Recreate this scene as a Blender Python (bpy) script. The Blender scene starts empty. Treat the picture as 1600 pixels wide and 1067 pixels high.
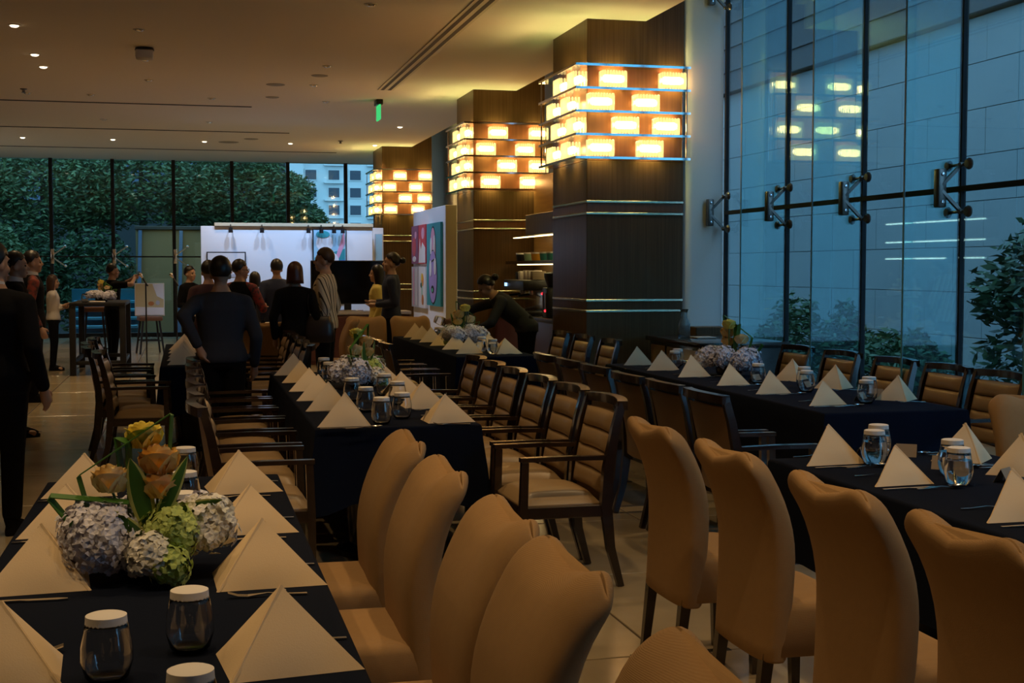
import bpy, bmesh, math, random
from mathutils import Vector, Matrix, Quaternion
C = bpy.context.scene.collection
S = bpy.context.scene
PI = math.pi
rng = random.Random(7)

# ------------------------------------------------------------------ camera
cam_d = bpy.data.cameras.new('camera')
cam_d.sensor_fit = 'HORIZONTAL'
cam_d.sensor_width = 36.0
cam_d.lens = 36.0 * 2080.0 / 1600.0
cam_d.clip_start = 0.05
cam_d.clip_end = 600
cam = bpy.data.objects.new('camera', cam_d)
C.objects.link(cam)
cam.location = (0, 0, 1.6)
cam.rotation_euler = (math.radians(90 - 3.137), 0, math.radians(-13.777))
S.camera = cam

# ------------------------------------------------------------------ world, exposure
S.view_settings.view_transform = 'Standard'
S.view_settings.look = 'None'
S.view_settings.exposure = 0.42
S.view_settings.gamma = 1.0
S.view_settings.use_curve_mapping = False
W = bpy.data.worlds.new('dusk')
S.world = W
W.use_nodes = True
W.node_tree.nodes['Background'].inputs[0].default_value = (0.26, 0.47, 0.74, 1)
W.node_tree.nodes['Background'].inputs[1].default_value = 2.6
try:
    S.cycles.use_denoising = True
    S.cycles.max_bounces = 12
    S.cycles.diffuse_bounces = 4
    S.cycles.glossy_bounces = 4
    S.cycles.transmission_bounces = 12
    S.cycles.transparent_max_bounces = 16
    S.cycles.sample_clamp_indirect = 4.0
    S.cycles.caustics_reflective = False
    S.cycles.caustics_refractive = False
except Exception:
    pass

POWER_DOWN = 62.0        # watts of one ceiling downlight
POWER_GALLERY = 74.0     # watts of one cool gallery spotlight
WARM = (1.0, 0.66, 0.30)
SOFT_WARM = (1.0, 0.68, 0.34)
COOL = (0.40, 0.62, 1.0)

def lamp(kind, loc, power, color, radius=0.05, aim=None, spot=None, blend=0.6, name='lamp_light', parent=None):
    d = bpy.data.lights.new(name, kind)
    d.energy = power
    d.color = color
    d.shadow_soft_size = radius
    if kind == 'SPOT':
        d.spot_size = math.radians(spot)
        d.spot_blend = blend
    o = bpy.data.objects.new(name, d)
    C.objects.link(o)
    o.location = loc
    if aim is not None:
        o.rotation_euler = (Vector(aim) - Vector(loc)).to_track_quat('-Z', 'Y').to_euler()
    return o

# ------------------------------------------------------------------ materials
M = {}
def nodes(name):
    m = bpy.data.materials.new(name)
    m.use_nodes = True
    nt = m.node_tree
    return m, nt, nt.nodes['Principled BSDF'], nt.nodes['Material Output']

def mat(name, col, rough=0.5, metal=0.0, spec=0.5, coat=0.0, noise=None, bump=None, sheen=0.0, emit=None, estr=0.0):
    """noise=(scale xyz, strength, second colour)   bump=(kind, scale, strength)"""
    m, nt, b, out = nodes(name)
    b.inputs['Base Color'].default_value = (*col, 1)
    b.inputs['Roughness'].default_value = rough
    b.inputs['Metallic'].default_value = metal
    b.inputs['Specular IOR Level'].default_value = spec
    b.inputs['Coat Weight'].default_value = coat
    b.inputs['Coat Roughness'].default_value = 0.08
    b.inputs['Sheen Weight'].default_value = sheen
    if emit:
        b.inputs['Emission Color'].default_value = (*emit, 1)
        b.inputs['Emission Strength'].default_value = estr
    tc = nt.nodes.new('ShaderNodeTexCoord')
    if noise:
        sc, amt, c2 = noise
        mp = nt.nodes.new('ShaderNodeMapping')
        mp.inputs['Scale'].default_value = sc
        nt.links.new(tc.outputs['Object'], mp.inputs[0])
        n = nt.nodes.new('ShaderNodeTexNoise')
        n.inputs['Scale'].default_value = 1.0
        n.inputs['Detail'].default_value = 5
        nt.links.new(mp.outputs[0], n.inputs['Vector'])
        r = nt.nodes.new('ShaderNodeMapRange')
        r.inputs[1].default_value = 0.35
        r.inputs[2].default_value = 0.65
        r.inputs[4].default_value = amt
        nt.links.new(n.outputs['Fac'], r.inputs[0])
        mx = nt.nodes.new('ShaderNodeMix')
        mx.data_type = 'RGBA'
        mx.inputs[6].default_value = (*col, 1)
        mx.inputs[7].default_value = (*c2, 1)
        nt.links.new(r.outputs[0], mx.inputs[0])
        nt.links.new(mx.outputs[2], b.inputs['Base Color'])
    if bump:
        kind, sc, st = bump
        bp = nt.nodes.new('ShaderNodeBump')
        bp.inputs['Strength'].default_value = st
        bp.inputs['Distance'].default_value = 0.004
        if kind == 'weave':
            a = nt.nodes.new('ShaderNodeTexWave'); a.bands_direction = 'Z'
            a.inputs['Scale'].default_value = sc; a.inputs['Distortion'].default_value = 0.6
            a2 = nt.nodes.new('ShaderNodeTexVoronoi'); a2.inputs['Scale'].default_value = sc * 2.2
            ad = nt.nodes.new('ShaderNodeMath'); ad.operation = 'ADD'
            nt.links.new(tc.outputs['Object'], a.inputs['Vector'])
            nt.links.new(tc.outputs['Object'], a2.inputs['Vector'])
            nt.links.new(a.outputs['Fac'], ad.inputs[0]); nt.links.new(a2.outputs['Distance'], ad.inputs[1])
            nt.links.new(ad.outputs[0], bp.inputs['Height'])
        else:
            a = nt.nodes.new('ShaderNodeTexNoise'); a.inputs['Scale'].default_value = sc
            a.inputs['Detail'].default_value = 4
            nt.links.new(tc.outputs['Object'], a.inputs['Vector'])
            nt.links.new(a.outputs['Fac'], bp.inputs['Height'])
        nt.links.new(bp.outputs[0], b.inputs['Normal'])
    M[name] = m
    return m

def pane_mat(name, tint, ior=1.5):
    m, nt, b, out = nodes(name)
    nt.nodes.remove(b)
    t = nt.nodes.new('ShaderNodeBsdfTransparent'); t.inputs[0].default_value = (*tint, 1)
    g = nt.nodes.new('ShaderNodeBsdfGlossy'); g.inputs['Roughness'].default_value = 0.015
    g.inputs[0].default_value = (0.9, 0.95, 1, 1)
    f = nt.nodes.new('ShaderNodeFresnel')
    ge = nt.nodes.new('ShaderNodeNewGeometry')
    mr = nt.nodes.new('ShaderNodeMapRange'); mr.inputs[3].default_value = ior; mr.inputs[4].default_value = 1 / ior
    nt.links.new(ge.outputs['Backfacing'], mr.inputs[0]); nt.links.new(mr.outputs[0], f.inputs[0])   # same reflectance on both faces of the pane
    mx = nt.nodes.new('ShaderNodeMixShader')
    nt.links.new(f.outputs[0], mx.inputs[0])
    nt.links.new(t.outputs[0], mx.inputs[1]); nt.links.new(g.outputs[0], mx.inputs[2])
    nt.links.new(mx.outputs[0], out.inputs[0])
    M[name] = m
    return m

def glass_mat(name, col, ior=1.45, rough=0.0):
    m, nt, b, out = nodes(name)
    nt.nodes.remove(b)
    g = nt.nodes.new('ShaderNodeBsdfGlass')
    g.inputs['Color'].default_value = (*col, 1)
    g.inputs['Roughness'].default_value = rough
    g.inputs['IOR'].default_value = ior
    nt.links.new(g.outputs[0], out.inputs[0])
    M[name] = m
    return m

def emit_mat(name, col, strength, sampling=True):
    m, nt, b, out = nodes(name)
    nt.nodes.remove(b)
    e = nt.nodes.new('ShaderNodeEmission')
    e.inputs[0].default_value = (*col, 1); e.inputs[1].default_value = strength
    nt.links.new(e.outputs[0], out.inputs[0])
    if not sampling:
        try: m.cycles.emission_sampling = 'NONE'
        except Exception: pass
    M[name] = m
    return m

def crystal_mat(name, col, strength):
    """lit crystal rods: partly see-through, glowing from the bulb behind"""
    m, nt, b, out = nodes(name)
    nt.nodes.remove(b)
    e = nt.nodes.new('ShaderNodeEmission'); e.inputs[0].default_value = (*col, 1); e.inputs[1].default_value = strength
    t = nt.nodes.new('ShaderNodeBsdfTransparent'); t.inputs[0].default_value = (1, 0.93, 0.75, 1)
    g = nt.nodes.new('ShaderNodeBsdfGlossy'); g.inputs['Roughness'].default_value = 0.1
    lw = nt.nodes.new('ShaderNodeLayerWeight'); lw.inputs[0].default_value = 0.35
    m1 = nt.nodes.new('ShaderNodeMixShader'); m1.inputs[0].default_value = 0.5
    nt.links.new(e.outputs[0], m1.inputs[1]); nt.links.new(t.outputs[0], m1.inputs[2])
    m2 = nt.nodes.new('ShaderNodeMixShader')
    nt.links.new(lw.outputs['Facing'], m2.inputs[0])
    nt.links.new(m1.outputs[0], m2.inputs[1]); nt.links.new(g.outputs[0], m2.inputs[2])
    nt.links.new(m2.outputs[0], out.inputs[0])
    try: m.cycles.emission_sampling = 'NONE'
    except Exception: pass
    M[name] = m
    return m

mat('fabric_tan', (0.37, 0.215, 0.088), 0.9, bump=('weave', 110, 0.15), noise=((30, 30, 30), 0.35, (0.32, 0.185, 0.078)))
mat('leather_tan', (0.36, 0.235, 0.115), 0.38, bump=('noise', 120, 0.08))
mat('leather_back', (0.27, 0.165, 0.085), 0.42, bump=('noise', 120, 0.08))
mat('dark_wood', (0.022, 0.012, 0.008), 0.22, coat=0.5, noise=((4, 4, 40), 0.7, (0.04, 0.02, 0.012)))
mat('navy_cloth', (0.006, 0.009, 0.020), 0.95, spec=0.08, bump=('noise', 400, 0.1))
mat('napkin_cream', (0.86, 0.65, 0.40), 0.9, bump=('noise', 300, 0.12))
mat('steel', (0.75, 0.72, 0.68), 0.18, metal=1.0)
mat('chrome', (0.8, 0.8, 0.82), 0.08, metal=1.0)
mat('bracket_steel', (0.20, 0.18, 0.16), 0.35, metal=1.0)
mat('paper_white', (0.86, 0.80, 0.74), 0.8)
mat('card_tan', (0.33, 0.25, 0.17), 0.8)
mat('column_veneer', (0.15, 0.082, 0.034), 0.32, spec=0.10, noise=((60, 60, 1.2), 0.8, (0.10, 0.052, 0.022)))
mat('column_panel', (0.20, 0.085, 0.035), 0.35, spec=0.25, noise=((40, 40, 1.2), 0.7, (0.14, 0.06, 0.025)))
mat('brushed_band', (0.5, 0.42, 0.3), 0.25, metal=1.0)
mat('ceiling_paint', (0.93, 0.85, 0.72), 0.9)
mat('pale_wall', (0.90, 0.93, 0.88), 0.7)
mat('gallery_white', (0.86, 0.86, 0.88), 0.8)
mat('panel_edge', (0.62, 0.52, 0.34), 0.8)
mat('dark_wall', (0.09, 0.06, 0.04), 0.6)
mat('floor_stone', (0.36, 0.285, 0.18), 0.16, noise=((2.2, 1.1, 2.2), 0.8, (0.27, 0.21, 0.13)))
mat('floor_stone_pale', (0.42, 0.335, 0.215), 0.18, noise=((1.6, 2.2, 1.6), 0.8, (0.32, 0.25, 0.155)))
mat('floor_joint', (0.05, 0.04, 0.03), 0.6)
mat('inlay_dark', (0.03, 0.022, 0.016), 0.25)
mat('black_plastic', (0.012, 0.012, 0.014), 0.35)
mat('black_matte', (0.010, 0.010, 0.012), 0.7)
mat('screen_black', (0.006, 0.006, 0.008), 0.08)
mat('facade_stone', (0.19, 0.215, 0.195), 0.7, noise=((0.6, 0.6, 0.6), 0.5, (0.16, 0.185, 0.175)))
mat('facade_upper', (0.05, 0.045, 0.04), 0.7)
mat('facade_joint', (0.16, 0.18, 0.17), 0.8)
mat('leaf_dark', (0.030, 0.075, 0.030), 0.55, noise=((3, 3, 3), 0.8, (0.055, 0.11, 0.035)))
mat('leaf_far', (0.12, 0.19, 0.06), 0.6, noise=((1.2, 1.2, 1.2), 0.9, (0.05, 0.10, 0.045)))
mat('bark', (0.06, 0.045, 0.03), 0.8)
mat('ground', (0.05, 0.05, 0.045), 0.9)
mat('apartment', (0.62, 0.63, 0.62), 0.8)
mat('louver_blue', (0.10, 0.15, 0.24), 0.5)
mat('window_dark', (0.02, 0.03, 0.05), 0.12)
mat('terrace_tan', (0.24, 0.15, 0.06), 0.8)
mat('wall_dusk', (0.03, 0.035, 0.035), 0.8)
mat('skin', (0.42, 0.235, 0.15), 0.55)
mat('skin_light', (0.50, 0.30, 0.20), 0.55)
mat('hair_black', (0.008, 0.006, 0.006), 0.4)
mat('hair_auburn', (0.07, 0.018, 0.008), 0.4)
mat('hair_brown', (0.05, 0.022, 0.012), 0.45)
mat('cloth_black', (0.0045, 0.0045, 0.006), 0.9, spec=0.15)
mat('cloth_charcoal', (0.036, 0.038, 0.048), 0.9, spec=0.2)
mat('cloth_navy', (0.014, 0.022, 0.06), 0.8)
mat('cloth_maroon', (0.045, 0.012, 0.016), 0.85)
mat('cloth_white', (0.62, 0.58, 0.55), 0.85)
mat('cloth_yellow', (0.62, 0.48, 0.12), 0.8)
mat('floral_red', (0.30, 0.03, 0.025), 0.8, noise=((28, 28, 28), 1.0, (0.02, 0.02, 0.03)))
mat('floral_dark', (0.010, 0.010, 0.012), 0.85, noise=((16, 16, 16), 1.0, (0.22, 0.03, 0.015)))
mat('eye_dark', (0.006, 0.004, 0.003), 0.2)
mat('lips', (0.30, 0.09, 0.07), 0.5)
mat('bag_leather', (0.03, 0.022, 0.022), 0.35)
mat('petal_lilac', (0.76, 0.74, 0.80), 0.7, noise=((9, 9, 9), 0.8, (0.62, 0.60, 0.72)))
mat('petal_white', (0.86, 0.82, 0.78), 0.7, noise=((9, 9, 9), 0.7, (0.62, 0.62, 0.48)))
mat('petal_green', (0.52, 0.62, 0.18), 0.7, noise=((9, 9, 9), 0.7, (0.40, 0.54, 0.12)))
mat('rose_orange', (1.0, 0.70, 0.20), 0.6, noise=((12, 12, 12), 0.6, (1.0, 0.56, 0.26)))
mat('rose_peach', (1.0, 0.84, 0.46), 0.6, noise=((12, 12, 12), 0.6, (1.0, 0.68, 0.28)))
mat('rose_yellow', (1.0, 0.88, 0.22), 0.6, noise=((12, 12, 12), 0.6, (0.95, 0.76, 0.14)))
mat('leaf_green', (0.045, 0.13, 0.018), 0.45)
mat('leaf_edge', (0.50, 0.50, 0.14), 0.5)
mat('blade_green', (0.05, 0.15, 0.02), 0.45)
mat('vase_black', (0.02, 0.018, 0.018), 0.15)
mat('bar_wood', (0.30, 0.15, 0.045), 0.4, noise=((2, 2, 30), 0.8, (0.22, 0.10, 0.03)))
mat('counter_maroon', (0.10, 0.03, 0.022), 0.3)
mat('marble_pale', (0.55, 0.50, 0.45), 0.3)
mat('cup_green', (0.10, 0.42, 0.22), 0.4)
mat('cup_orange', (0.75, 0.36, 0.03), 0.4)
mat('cup_teal', (0.06, 0.32, 0.30), 0.4)
mat('cup_mint', (0.35, 0.55, 0.36), 0.4)
mat('teal_wall', (0.03, 0.17, 0.24), 0.6)
mat('teal_light', (0.10, 0.38, 0.50), 0.5)
mat('detector_cream', (0.62, 0.55, 0.42), 0.6)
mat('disc_grey', (0.36, 0.32, 0.25), 0.7)
mat('slot_dark', (0.05, 0.04, 0.03), 0.7)
mat('slot_edge', (0.75, 0.68, 0.5), 0.6)
mat('stool_brown', (0.16, 0.07, 0.035), 0.5)
mat('frame_black', (0.01, 0.01, 0.012), 0.4)
emit_mat('exit_green', (0.05, 0.55, 0.16), 0.9, False)
emit_mat('bulb_warm', (1.0, 0.54, 0.22), 60.0, True)
emit_mat('downlight_glow', (1.0, 0.85, 0.6), 4.0, False)
emit_mat('shelf_glow', (1.0, 0.78, 0.34), 5.0, True)
emit_mat('shelf_white', (1.0, 0.9, 0.75), 5.0, True)
emit_mat('red_led', (1.0, 0.02, 0.03), 2.5, False)
emit_mat('amber_led', (1.0, 0.5, 0.12), 1.5, False)
emit_mat('blue_led', (0.3, 0.55, 1.0), 2.0, False)
emit_mat('candle', (1.0, 0.75, 0.4), 2.0, False)
crystal_mat('crystal', (1.0, 0.74, 0.28), 1.25)
pane_mat('window_glass', (0.78, 0.93, 0.97), 1.55)
pane_mat('far_glass', (0.78, 0.93, 0.92), 1.45)
pane_mat('fin_glass', (0.66, 0.87, 0.88), 1.4)
pane_mat('shelf_glass', (0.72, 0.88, 0.82), 1.55)
glass_mat('tumbler_glass', (1, 1, 1), 1.45)
glass_mat('water', (0.97, 0.98, 0.99), 1.33)
glass_mat('frosted', (0.9, 0.95, 0.97), 1.45, 0.25)

# ------------------------------------------------------------------ mesh helpers
class MB:
    def __init__(self): self.v = []; self.f = []
    def add(self, vs, fs, T=None):
        n = len(self.v)
        self.v += [tuple(T @ Vector(p)) if T is not None else tuple(p) for p in vs]
        self.f += [tuple(i + n for i in f) for f in fs]
        return self
    def box(self, x0, x1, y0, y1, z0, z1, T=None):
        vs = [(x, y, z) for z in (z0, z1) for y in (y0, y1) for x in (x0, x1)]
        fs = [(0, 2, 3, 1), (4, 5, 7, 6), (0, 1, 5, 4), (2, 6, 7, 3), (0, 4, 6, 2), (1, 3, 7, 5)]
        return self.add(vs, fs, T)
    def rbox(self, x0, x1, y0, y1, z0, z1, b=0.01, seg=2, T=None):
        bm = bmesh.new()
        bmesh.ops.create_cube(bm, size=1)
        for v in bm.verts:
            v.co = Vector((x0 + (v.co.x + .5) * (x1 - x0), y0 + (v.co.y + .5) * (y1 - y0), z0 + (v.co.z + .5) * (z1 - z0)))
        bmesh.ops.bevel(bm, geom=bm.edges[:], offset=b, segments=seg, profile=0.5, affect='EDGES')
        bm.verts.ensure_lookup_table(); bm.verts.index_update()
        self.add([v.co[:] for v in bm.verts], [[v.index for v in f.verts] for f in bm.faces], T)
        bm.free()
        return self
    def loft(self, rings, cap=True, close=True):
        n = len(rings[0]); vs = [p for r in rings for p in r]; fs = []
        for i in range(len(rings) - 1):
            for j in range(n if close else n - 1):
                a, b = i * n + j, i * n + (j + 1) % n
                fs.append((a, b, b + n, a + n))
        if cap:
            fs.append(tuple(range(n))[::-1]); fs.append(tuple(range((len(rings) - 1) * n, len(rings) * n)))
        return self.add(vs, fs)
    def lathe(self, prof, n=20, c=(0, 0, 0), T=None):
        rings = [[(c[0] + max(r, 1e-4) * math.cos(2 * PI * j / n), c[1] + max(r, 1e-4) * math.sin(2 * PI * j / n), c[2] + z) for j in range(n)] for r, z in prof]
        if T is not None: rings = [[tuple(T @ Vector(p)) for p in r] for r in rings]
        return self.loft(rings)
    def tube(self, pts, r, n=8, rr=None):
        pts = [Vector(p) for p in pts]; rings = []
        for i, p in enumerate(pts):
            d = (pts[min(i + 1, len(pts) - 1)] - pts[max(i - 1, 0)]).normalized()
            up = Vector((0, 0, 1)) if abs(d.z) < 0.95 else Vector((0, 1, 0))
            s = d.cross(up).normalized(); t = s.cross(d)
            k = rr[i] if rr else r
            rings.append([tuple(p + (s * math.cos(2 * PI * j / n) + t * math.sin(2 * PI * j / n)) * k) for j in range(n)])
        return self.loft(rings)
    def bar(self, pts, w, h, side=(1, 0, 0)):
        """rectangular section swept along pts; w across `side`, h across the other way; w,h numbers or lists"""
        pts = [Vector(p) for p in pts]; rings = []
        for i, p in enumerate(pts):
            d = (pts[min(i + 1, len(pts) - 1)] - pts[max(i - 1, 0)]).normalized()
            s = Vector(side); s = (s - d * s.dot(d)).normalized(); t = s.cross(d)
            a = (w[i] if isinstance(w, (list, tuple)) else w) / 2; b = (h[i] if isinstance(h, (list, tuple)) else h) / 2
            rings.append([tuple(p + s * sx * a + t * sy * b) for sx, sy in ((-1, -1), (1, -1), (1, 1), (-1, 1))])
        return self.loft(rings)
    def ball(self, c, r, n=12, m=8, T=None):
        r = (r, r, r) if not isinstance(r, (tuple, list)) else r
        vs = [(c[0], c[1], c[2] - r[2])]; fs = []
        for i in range(1, m):
            a = -PI / 2 + PI * i / m
            for j in range(n):
                b = 2 * PI * j / n
                vs.append((c[0] + r[0] * math.cos(a) * math.cos(b), c[1] + r[1] * math.cos(a) * math.sin(b), c[2] + r[2] * math.sin(a)))
        vs.append((c[0], c[1], c[2] + r[2]))
        for j in range(n): fs.append((0, 1 + (j + 1) % n, 1 + j))
        for i in range(m - 2):
            for j in range(n):
                a, b = 1 + i * n + j, 1 + i * n + (j + 1) % n
                fs.append((a, b, b + n, a + n))
        k = 1 + (m - 2) * n; e = len(vs) - 1
        for j in range(n): fs.append((k + j, k + (j + 1) % n, e))
        return self.add(vs, fs, T)
    def capsule(self, p0, p1, r0, r1, n=12):
        p0, p1 = Vector(p0), Vector(p1); d = p1 - p0; L = d.length; d.normalize()
        pts, rs = [], []
        for a in (-80, -50, -20): pts.append(p0 + d * r0 * math.sin(math.radians(a))); rs.append(r0 * math.cos(math.radians(a)))
        for t in (0.0, 0.5, 1.0): pts.append(p0 + d * L * t); rs.append(r0 + (r1 - r0) * t)
        for a in (20, 50, 80): pts.append(p1 + d * r1 * math.sin(math.radians(a))); rs.append(r1 * math.cos(math.radians(a)))
        up = Vector((0, 0, 1)) if abs(d.z) < 0.95 else Vector((0, 1, 0))
        s = d.cross(up).normalized(); t = s.cross(d)
        return self.loft([[tuple(p + (s * math.cos(2 * PI * j / n) + t * math.sin(2 * PI * j / n)) * r) for j in range(n)] for p, r in zip(pts, rs)])
    def mesh(self, name, m, smooth=35):
        me = bpy.data.meshes.new(name)
        me.from_pydata(self.v, [], self.f)
        bm = bmesh.new(); bm.from_mesh(me)
        bmesh.ops.recalc_face_normals(bm, faces=bm.faces)
        bm.to_mesh(me); bm.free()
        for k in (m if isinstance(m, (list, tuple)) else [m]): me.materials.append(M[k])
        if smooth:
            me.shade_smooth()
            if smooth < 180: me.set_sharp_from_angle(angle=math.radians(smooth))
        return me
    def obj(self, name, m, parent=None, loc=None, smooth=35):
        return link(name, self.mesh(name, m, smooth), parent, loc)

def link(name, me, parent=None, loc=None, rot=None):
    o = bpy.data.objects.new(name, me)
    C.objects.link(o)
    if parent is not None: o.parent = parent
    if loc is not None: o.location = loc
    if rot is not None: o.rotation_euler = rot
    return o
def tag(o, label=None, cat=None, group=None, kind=None):
    if label: o['label'] = label
    if cat: o['category'] = cat
    if group: o['group'] = group
    if kind: o['kind'] = kind
    return o
def thing(name, label, cat, loc=(0, 0, 0), rz=0, group=None):
    o = bpy.data.objects.new(name, None)
    o.empty_display_size = 0.1
    C.objects.link(o); o.location = loc; o.rotation_euler = (0, 0, rz)
    return tag(o, label, cat, group)
def dup(root, loc, rz=None, label=None, group=None, parent=None):
    r = root.copy(); C.objects.link(r)
    if loc is not None: r.location = loc
    if rz is not None: r.rotation_euler = (0, 0, rz)
    if parent is not None: r.parent = parent
    if label: r['label'] = label
    if group: r['group'] = group
    for ch in KIDS.setdefault(root.name, list(root.children)):
        c = dup(ch, None, parent=r)
    return r
KIDS = {}
def structure(o): o['kind'] = 'structure'; return o
ORD = ['first', 'second', 'third', 'fourth', 'fifth', 'sixth', 'seventh', 'eighth', 'ninth', 'tenth']
# ================================================================== SETTING
K = 1.1
def kz(z): return 1.6 + (z - 1.6) * K
ZC = kz(3.9)          # main ceiling height
YF = 32.35            # far glass wall
fl = structure(MB().box(-6.2, 5.7, -1.5, 32.6, -0.2, -0.012).obj('floor', 'floor_joint', smooth=0))
TX, TY = 0.9, 1.43
tile_me = [MB().rbox(-TX / 2 + .006, TX / 2 - .006, -TY / 2 + .006, TY / 2 - .006, -0.03, 0, 0.003, 1).mesh('tile', k, 0) for k in ('floor_stone', 'floor_stone_pale')]
for j in range(22):
    for i in range(13):
        cx, cy = -6.2 + TX * (i + .5), 0.86 + TY * (j + .5)
        if cx + TX / 2 > 5.65: continue
        link('tile', tile_me[(i * 7 + j * 3 + i * j) % 2], fl, (cx, cy, rng.uniform(-.0006, .0)))
inlay_me = MB().rbox(-.22, .22, -.02, .02, -.01, .001, .002, 1).mesh('inlay_strip', 'inlay_dark', 0)
for j in range(0, 12):
    for i in range(0, 13, 2):
        x = -6.2 + TX * (i + (0.25 if j % 2 else 1.1)); y = 0.86 + TY * (j + 1) * 1.0
        if -1.8 < x < 4.8 and y < 15: link('inlay_strip', inlay_me, fl, (x, y, 0.0006))

ce = structure(MB().box(-6.2, 4.62, -1.5, 32.6, ZC, ZC + .25).obj('ceiling', 'ceiling_paint', smooth=0))
structure(MB().box(4.62, 5.8, -1.5, 32.6, 4.92, 5.1).obj('ceiling_upper', 'ceiling_paint', smooth=0))
structure(MB().box(4.62, 4.72, -1.5, 32.6, ZC + .25, 4.92).obj('trim_1', 'ceiling_paint', smooth=0))
structure(MB().box(5.32, 5.44, -1.5, 13.0, 4.72, 4.92).obj('trim_2', 'ceiling_paint', smooth=0))
structure(MB().box(-6.4, -6.2, -1.5, 32.6, -0.2, ZC + .25).obj('wall_left', 'dark_wall', smooth=0))
structure(MB().box(-6.4, 5.8, -1.7, -1.5, -0.2, 5.1).obj('wall_back', 'dark_wall', smooth=0))
wr = structure(MB().box(5.5, 5.7, 14.4, 32.6, -0.2, 4.92).obj('wall_right', 'pale_wall', smooth=0))
# pale rounded pier at the end of the glass
mb = MB()
ring = [(5.0, 14.4)] + [(5.02 + .12 * (1 - math.cos(math.radians(q))), 13.06 + .12 * (1 - math.sin(math.radians(q)))) for q in range(0, 91, 10)] + [(5.47, 13.06), (5.47, 14.4)]
mb.loft([[(x, y, z) for x, y in ring] for z in (0, 4.92)])
structure(mb.obj('wall_pier', 'pale_wall', smooth=40))
structure(MB().rbox(5.08, 5.44, 12.80, 13.055, 0, 1.0, .01).obj('trim_3', 'column_veneer', smooth=0))

# ---- right glass wall: panes, fins, transom joints, spider brackets
MY = [13.04 - 1.452 * k for k in range(11)]
for k in range(10):
    y1, y0 = MY[k] - .02, MY[k + 1] + .02
    w = structure(thing('window_%d' % (k + 1), None, None))
    MB().box(5.50, 5.512, y0, y1, 0.12, 2.16).obj('pane', 'window_glass', w, smooth=0)
    MB().box(5.50, 5.512, y0, y1, 2.20, 4.92).obj('pane', 'window_glass', w, smooth=0)
    MB().box(5.485, 5.525, y0 - .0, y1 + .0, 2.16, 2.20).obj('transom_joint', 'black_matte', w, smooth=0)
    MB().box(5.485, 5.525, y1, y1 + .04, 0.12, 4.92).obj('mullion', 'black_matte', w, smooth=0)
    MB().box(5.44, 5.56, y0 - .02, y1 + .02, 0, 0.12).obj('window_sill', 'black_matte', w, smooth=0)
    if k >= 1:
        yy = MY[k]
        MB().box(5.04, 5.484, yy - .009, yy + .009, 0.0, 4.92).obj('glass_fin', 'fin_glass', w, smooth=0)
        MB().box(5.036, 5.040, yy - .011, yy + .011, 0.0, 4.92).obj('fin_edge', 'teal_light', w, smooth=0)
def spider(loc, label, both=True):
    t = thing('glass_bracket', label, 'bracket', loc, 0, 'steel brackets on the window mullions')
    MB().rbox(-.205, -.135, -.035, .035, -.14, .14, .012).obj('plate', 'bracket_steel', t)
    m = MB()
    for s in (-1, 1):
        m.bar([(-.17, -.02, s * .02), (-.03, -.05, s * .17)], .03, .022, (0, 1, 0))
        m.capsule((-.04, -.05, s * .17), (-.01, -.05, s * .17), .018, .016, 8)
    m.obj('arm', 'bracket_steel', t)
    for s in (-1, 1):
        for d in ((-1, 1) if both else (-1,)):
            c = MB()
            c.tube([(-.03, -.05, s * .17), (-.012, d * .13, s * .17)], .011, 8)
            c.lathe([(0.0, 0), (.04, 0), (.043, .012), (.03, .03), (0, .032)], 14, T=Matrix.Translation((-.012, d * .13, s * .17)) @ Matrix.Rotation(-PI / 2, 4, 'Y'))
            c.obj('clamp_disc', 'bracket_steel', t)
    for s in (-1, 1):
        MB().lathe([(0, 0), (.012, 0), (.012, .012), (0, .014)], 8, T=Matrix.Translation((-.17, -.035, s * .1)) @ Matrix.Rotation(PI / 2, 4, 'X')).obj('bolt', 'chrome', t)
    return t
for k in range(0, 5):
    wh = ['against the pale pier', 'on the first glass fin from the pale pier', 'on the second glass fin from the pale pier', 'on the third glass fin from the pale pier', 'on the fourth glass fin from the pale pier'][k]
    spider((5.478, MY[k] - .03, 2.18), 'four-armed steel window bracket ' + wh, k > 0)
spider((5.478, MY[0] - .03, 4.45), 'steel spider bracket high under the ceiling beside the pale pier', False)

# ---- far glass wall
FX = [-6.2, -5.67, -4.31, -2.96, -1.6, -.23, 1.11, 2.42, 3.8, 5.4]
for k in range(len(FX) - 1):
    w = structure(thing('window_%d' % (k + 11), None, None))
    MB().box(FX[k] + .03, FX[k + 1] - .03, YF, YF + .012, .1, 1.86).obj('pane', 'far_glass', w, smooth=0)
    MB().box(FX[k] + .03, FX[k + 1] - .03, YF, YF + .012, 1.89, ZC).obj('pane', 'far_glass', w, smooth=0)
    MB().box(FX[k], FX[k + 1], YF - .01, YF + .025, 1.86, 1.89).obj('transom_joint', 'black_matte', w, smooth=0)
    MB().box(FX[k] - .05, FX[k] + .03, YF - .09, YF + .05, .0, ZC).obj('mullion', 'black_matte', w, smooth=0)
    MB().box(FX[k], FX[k + 1], YF - .05, YF + .07, 0, .1).obj('window_sill', 'black_matte', w, smooth=0)
for i, k in enumerate((3, 4, 5)):
    t = thing('glass_bracket', 'small bright spider bracket on the far window, %s mullion from the room side wall' % ['fourth', 'fifth', 'sixth'][i], 'bracket', (FX[k] + .02, YF - .11, 1.88), 0, 'steel brackets on the far window mullions')
    MB().rbox(-.05, .03, -.03, .01, -.17, .17, .01).obj('plate', 'steel', t)
    for s in (-1, 1):
        c = MB().tube([(0, 0, s * .03), (.26, 0, s * .22)], .018, 6)
        c.ball((.27, 0, s * .225), .035, 8, 6)
        c.obj('arm', 'steel', t)

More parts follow.
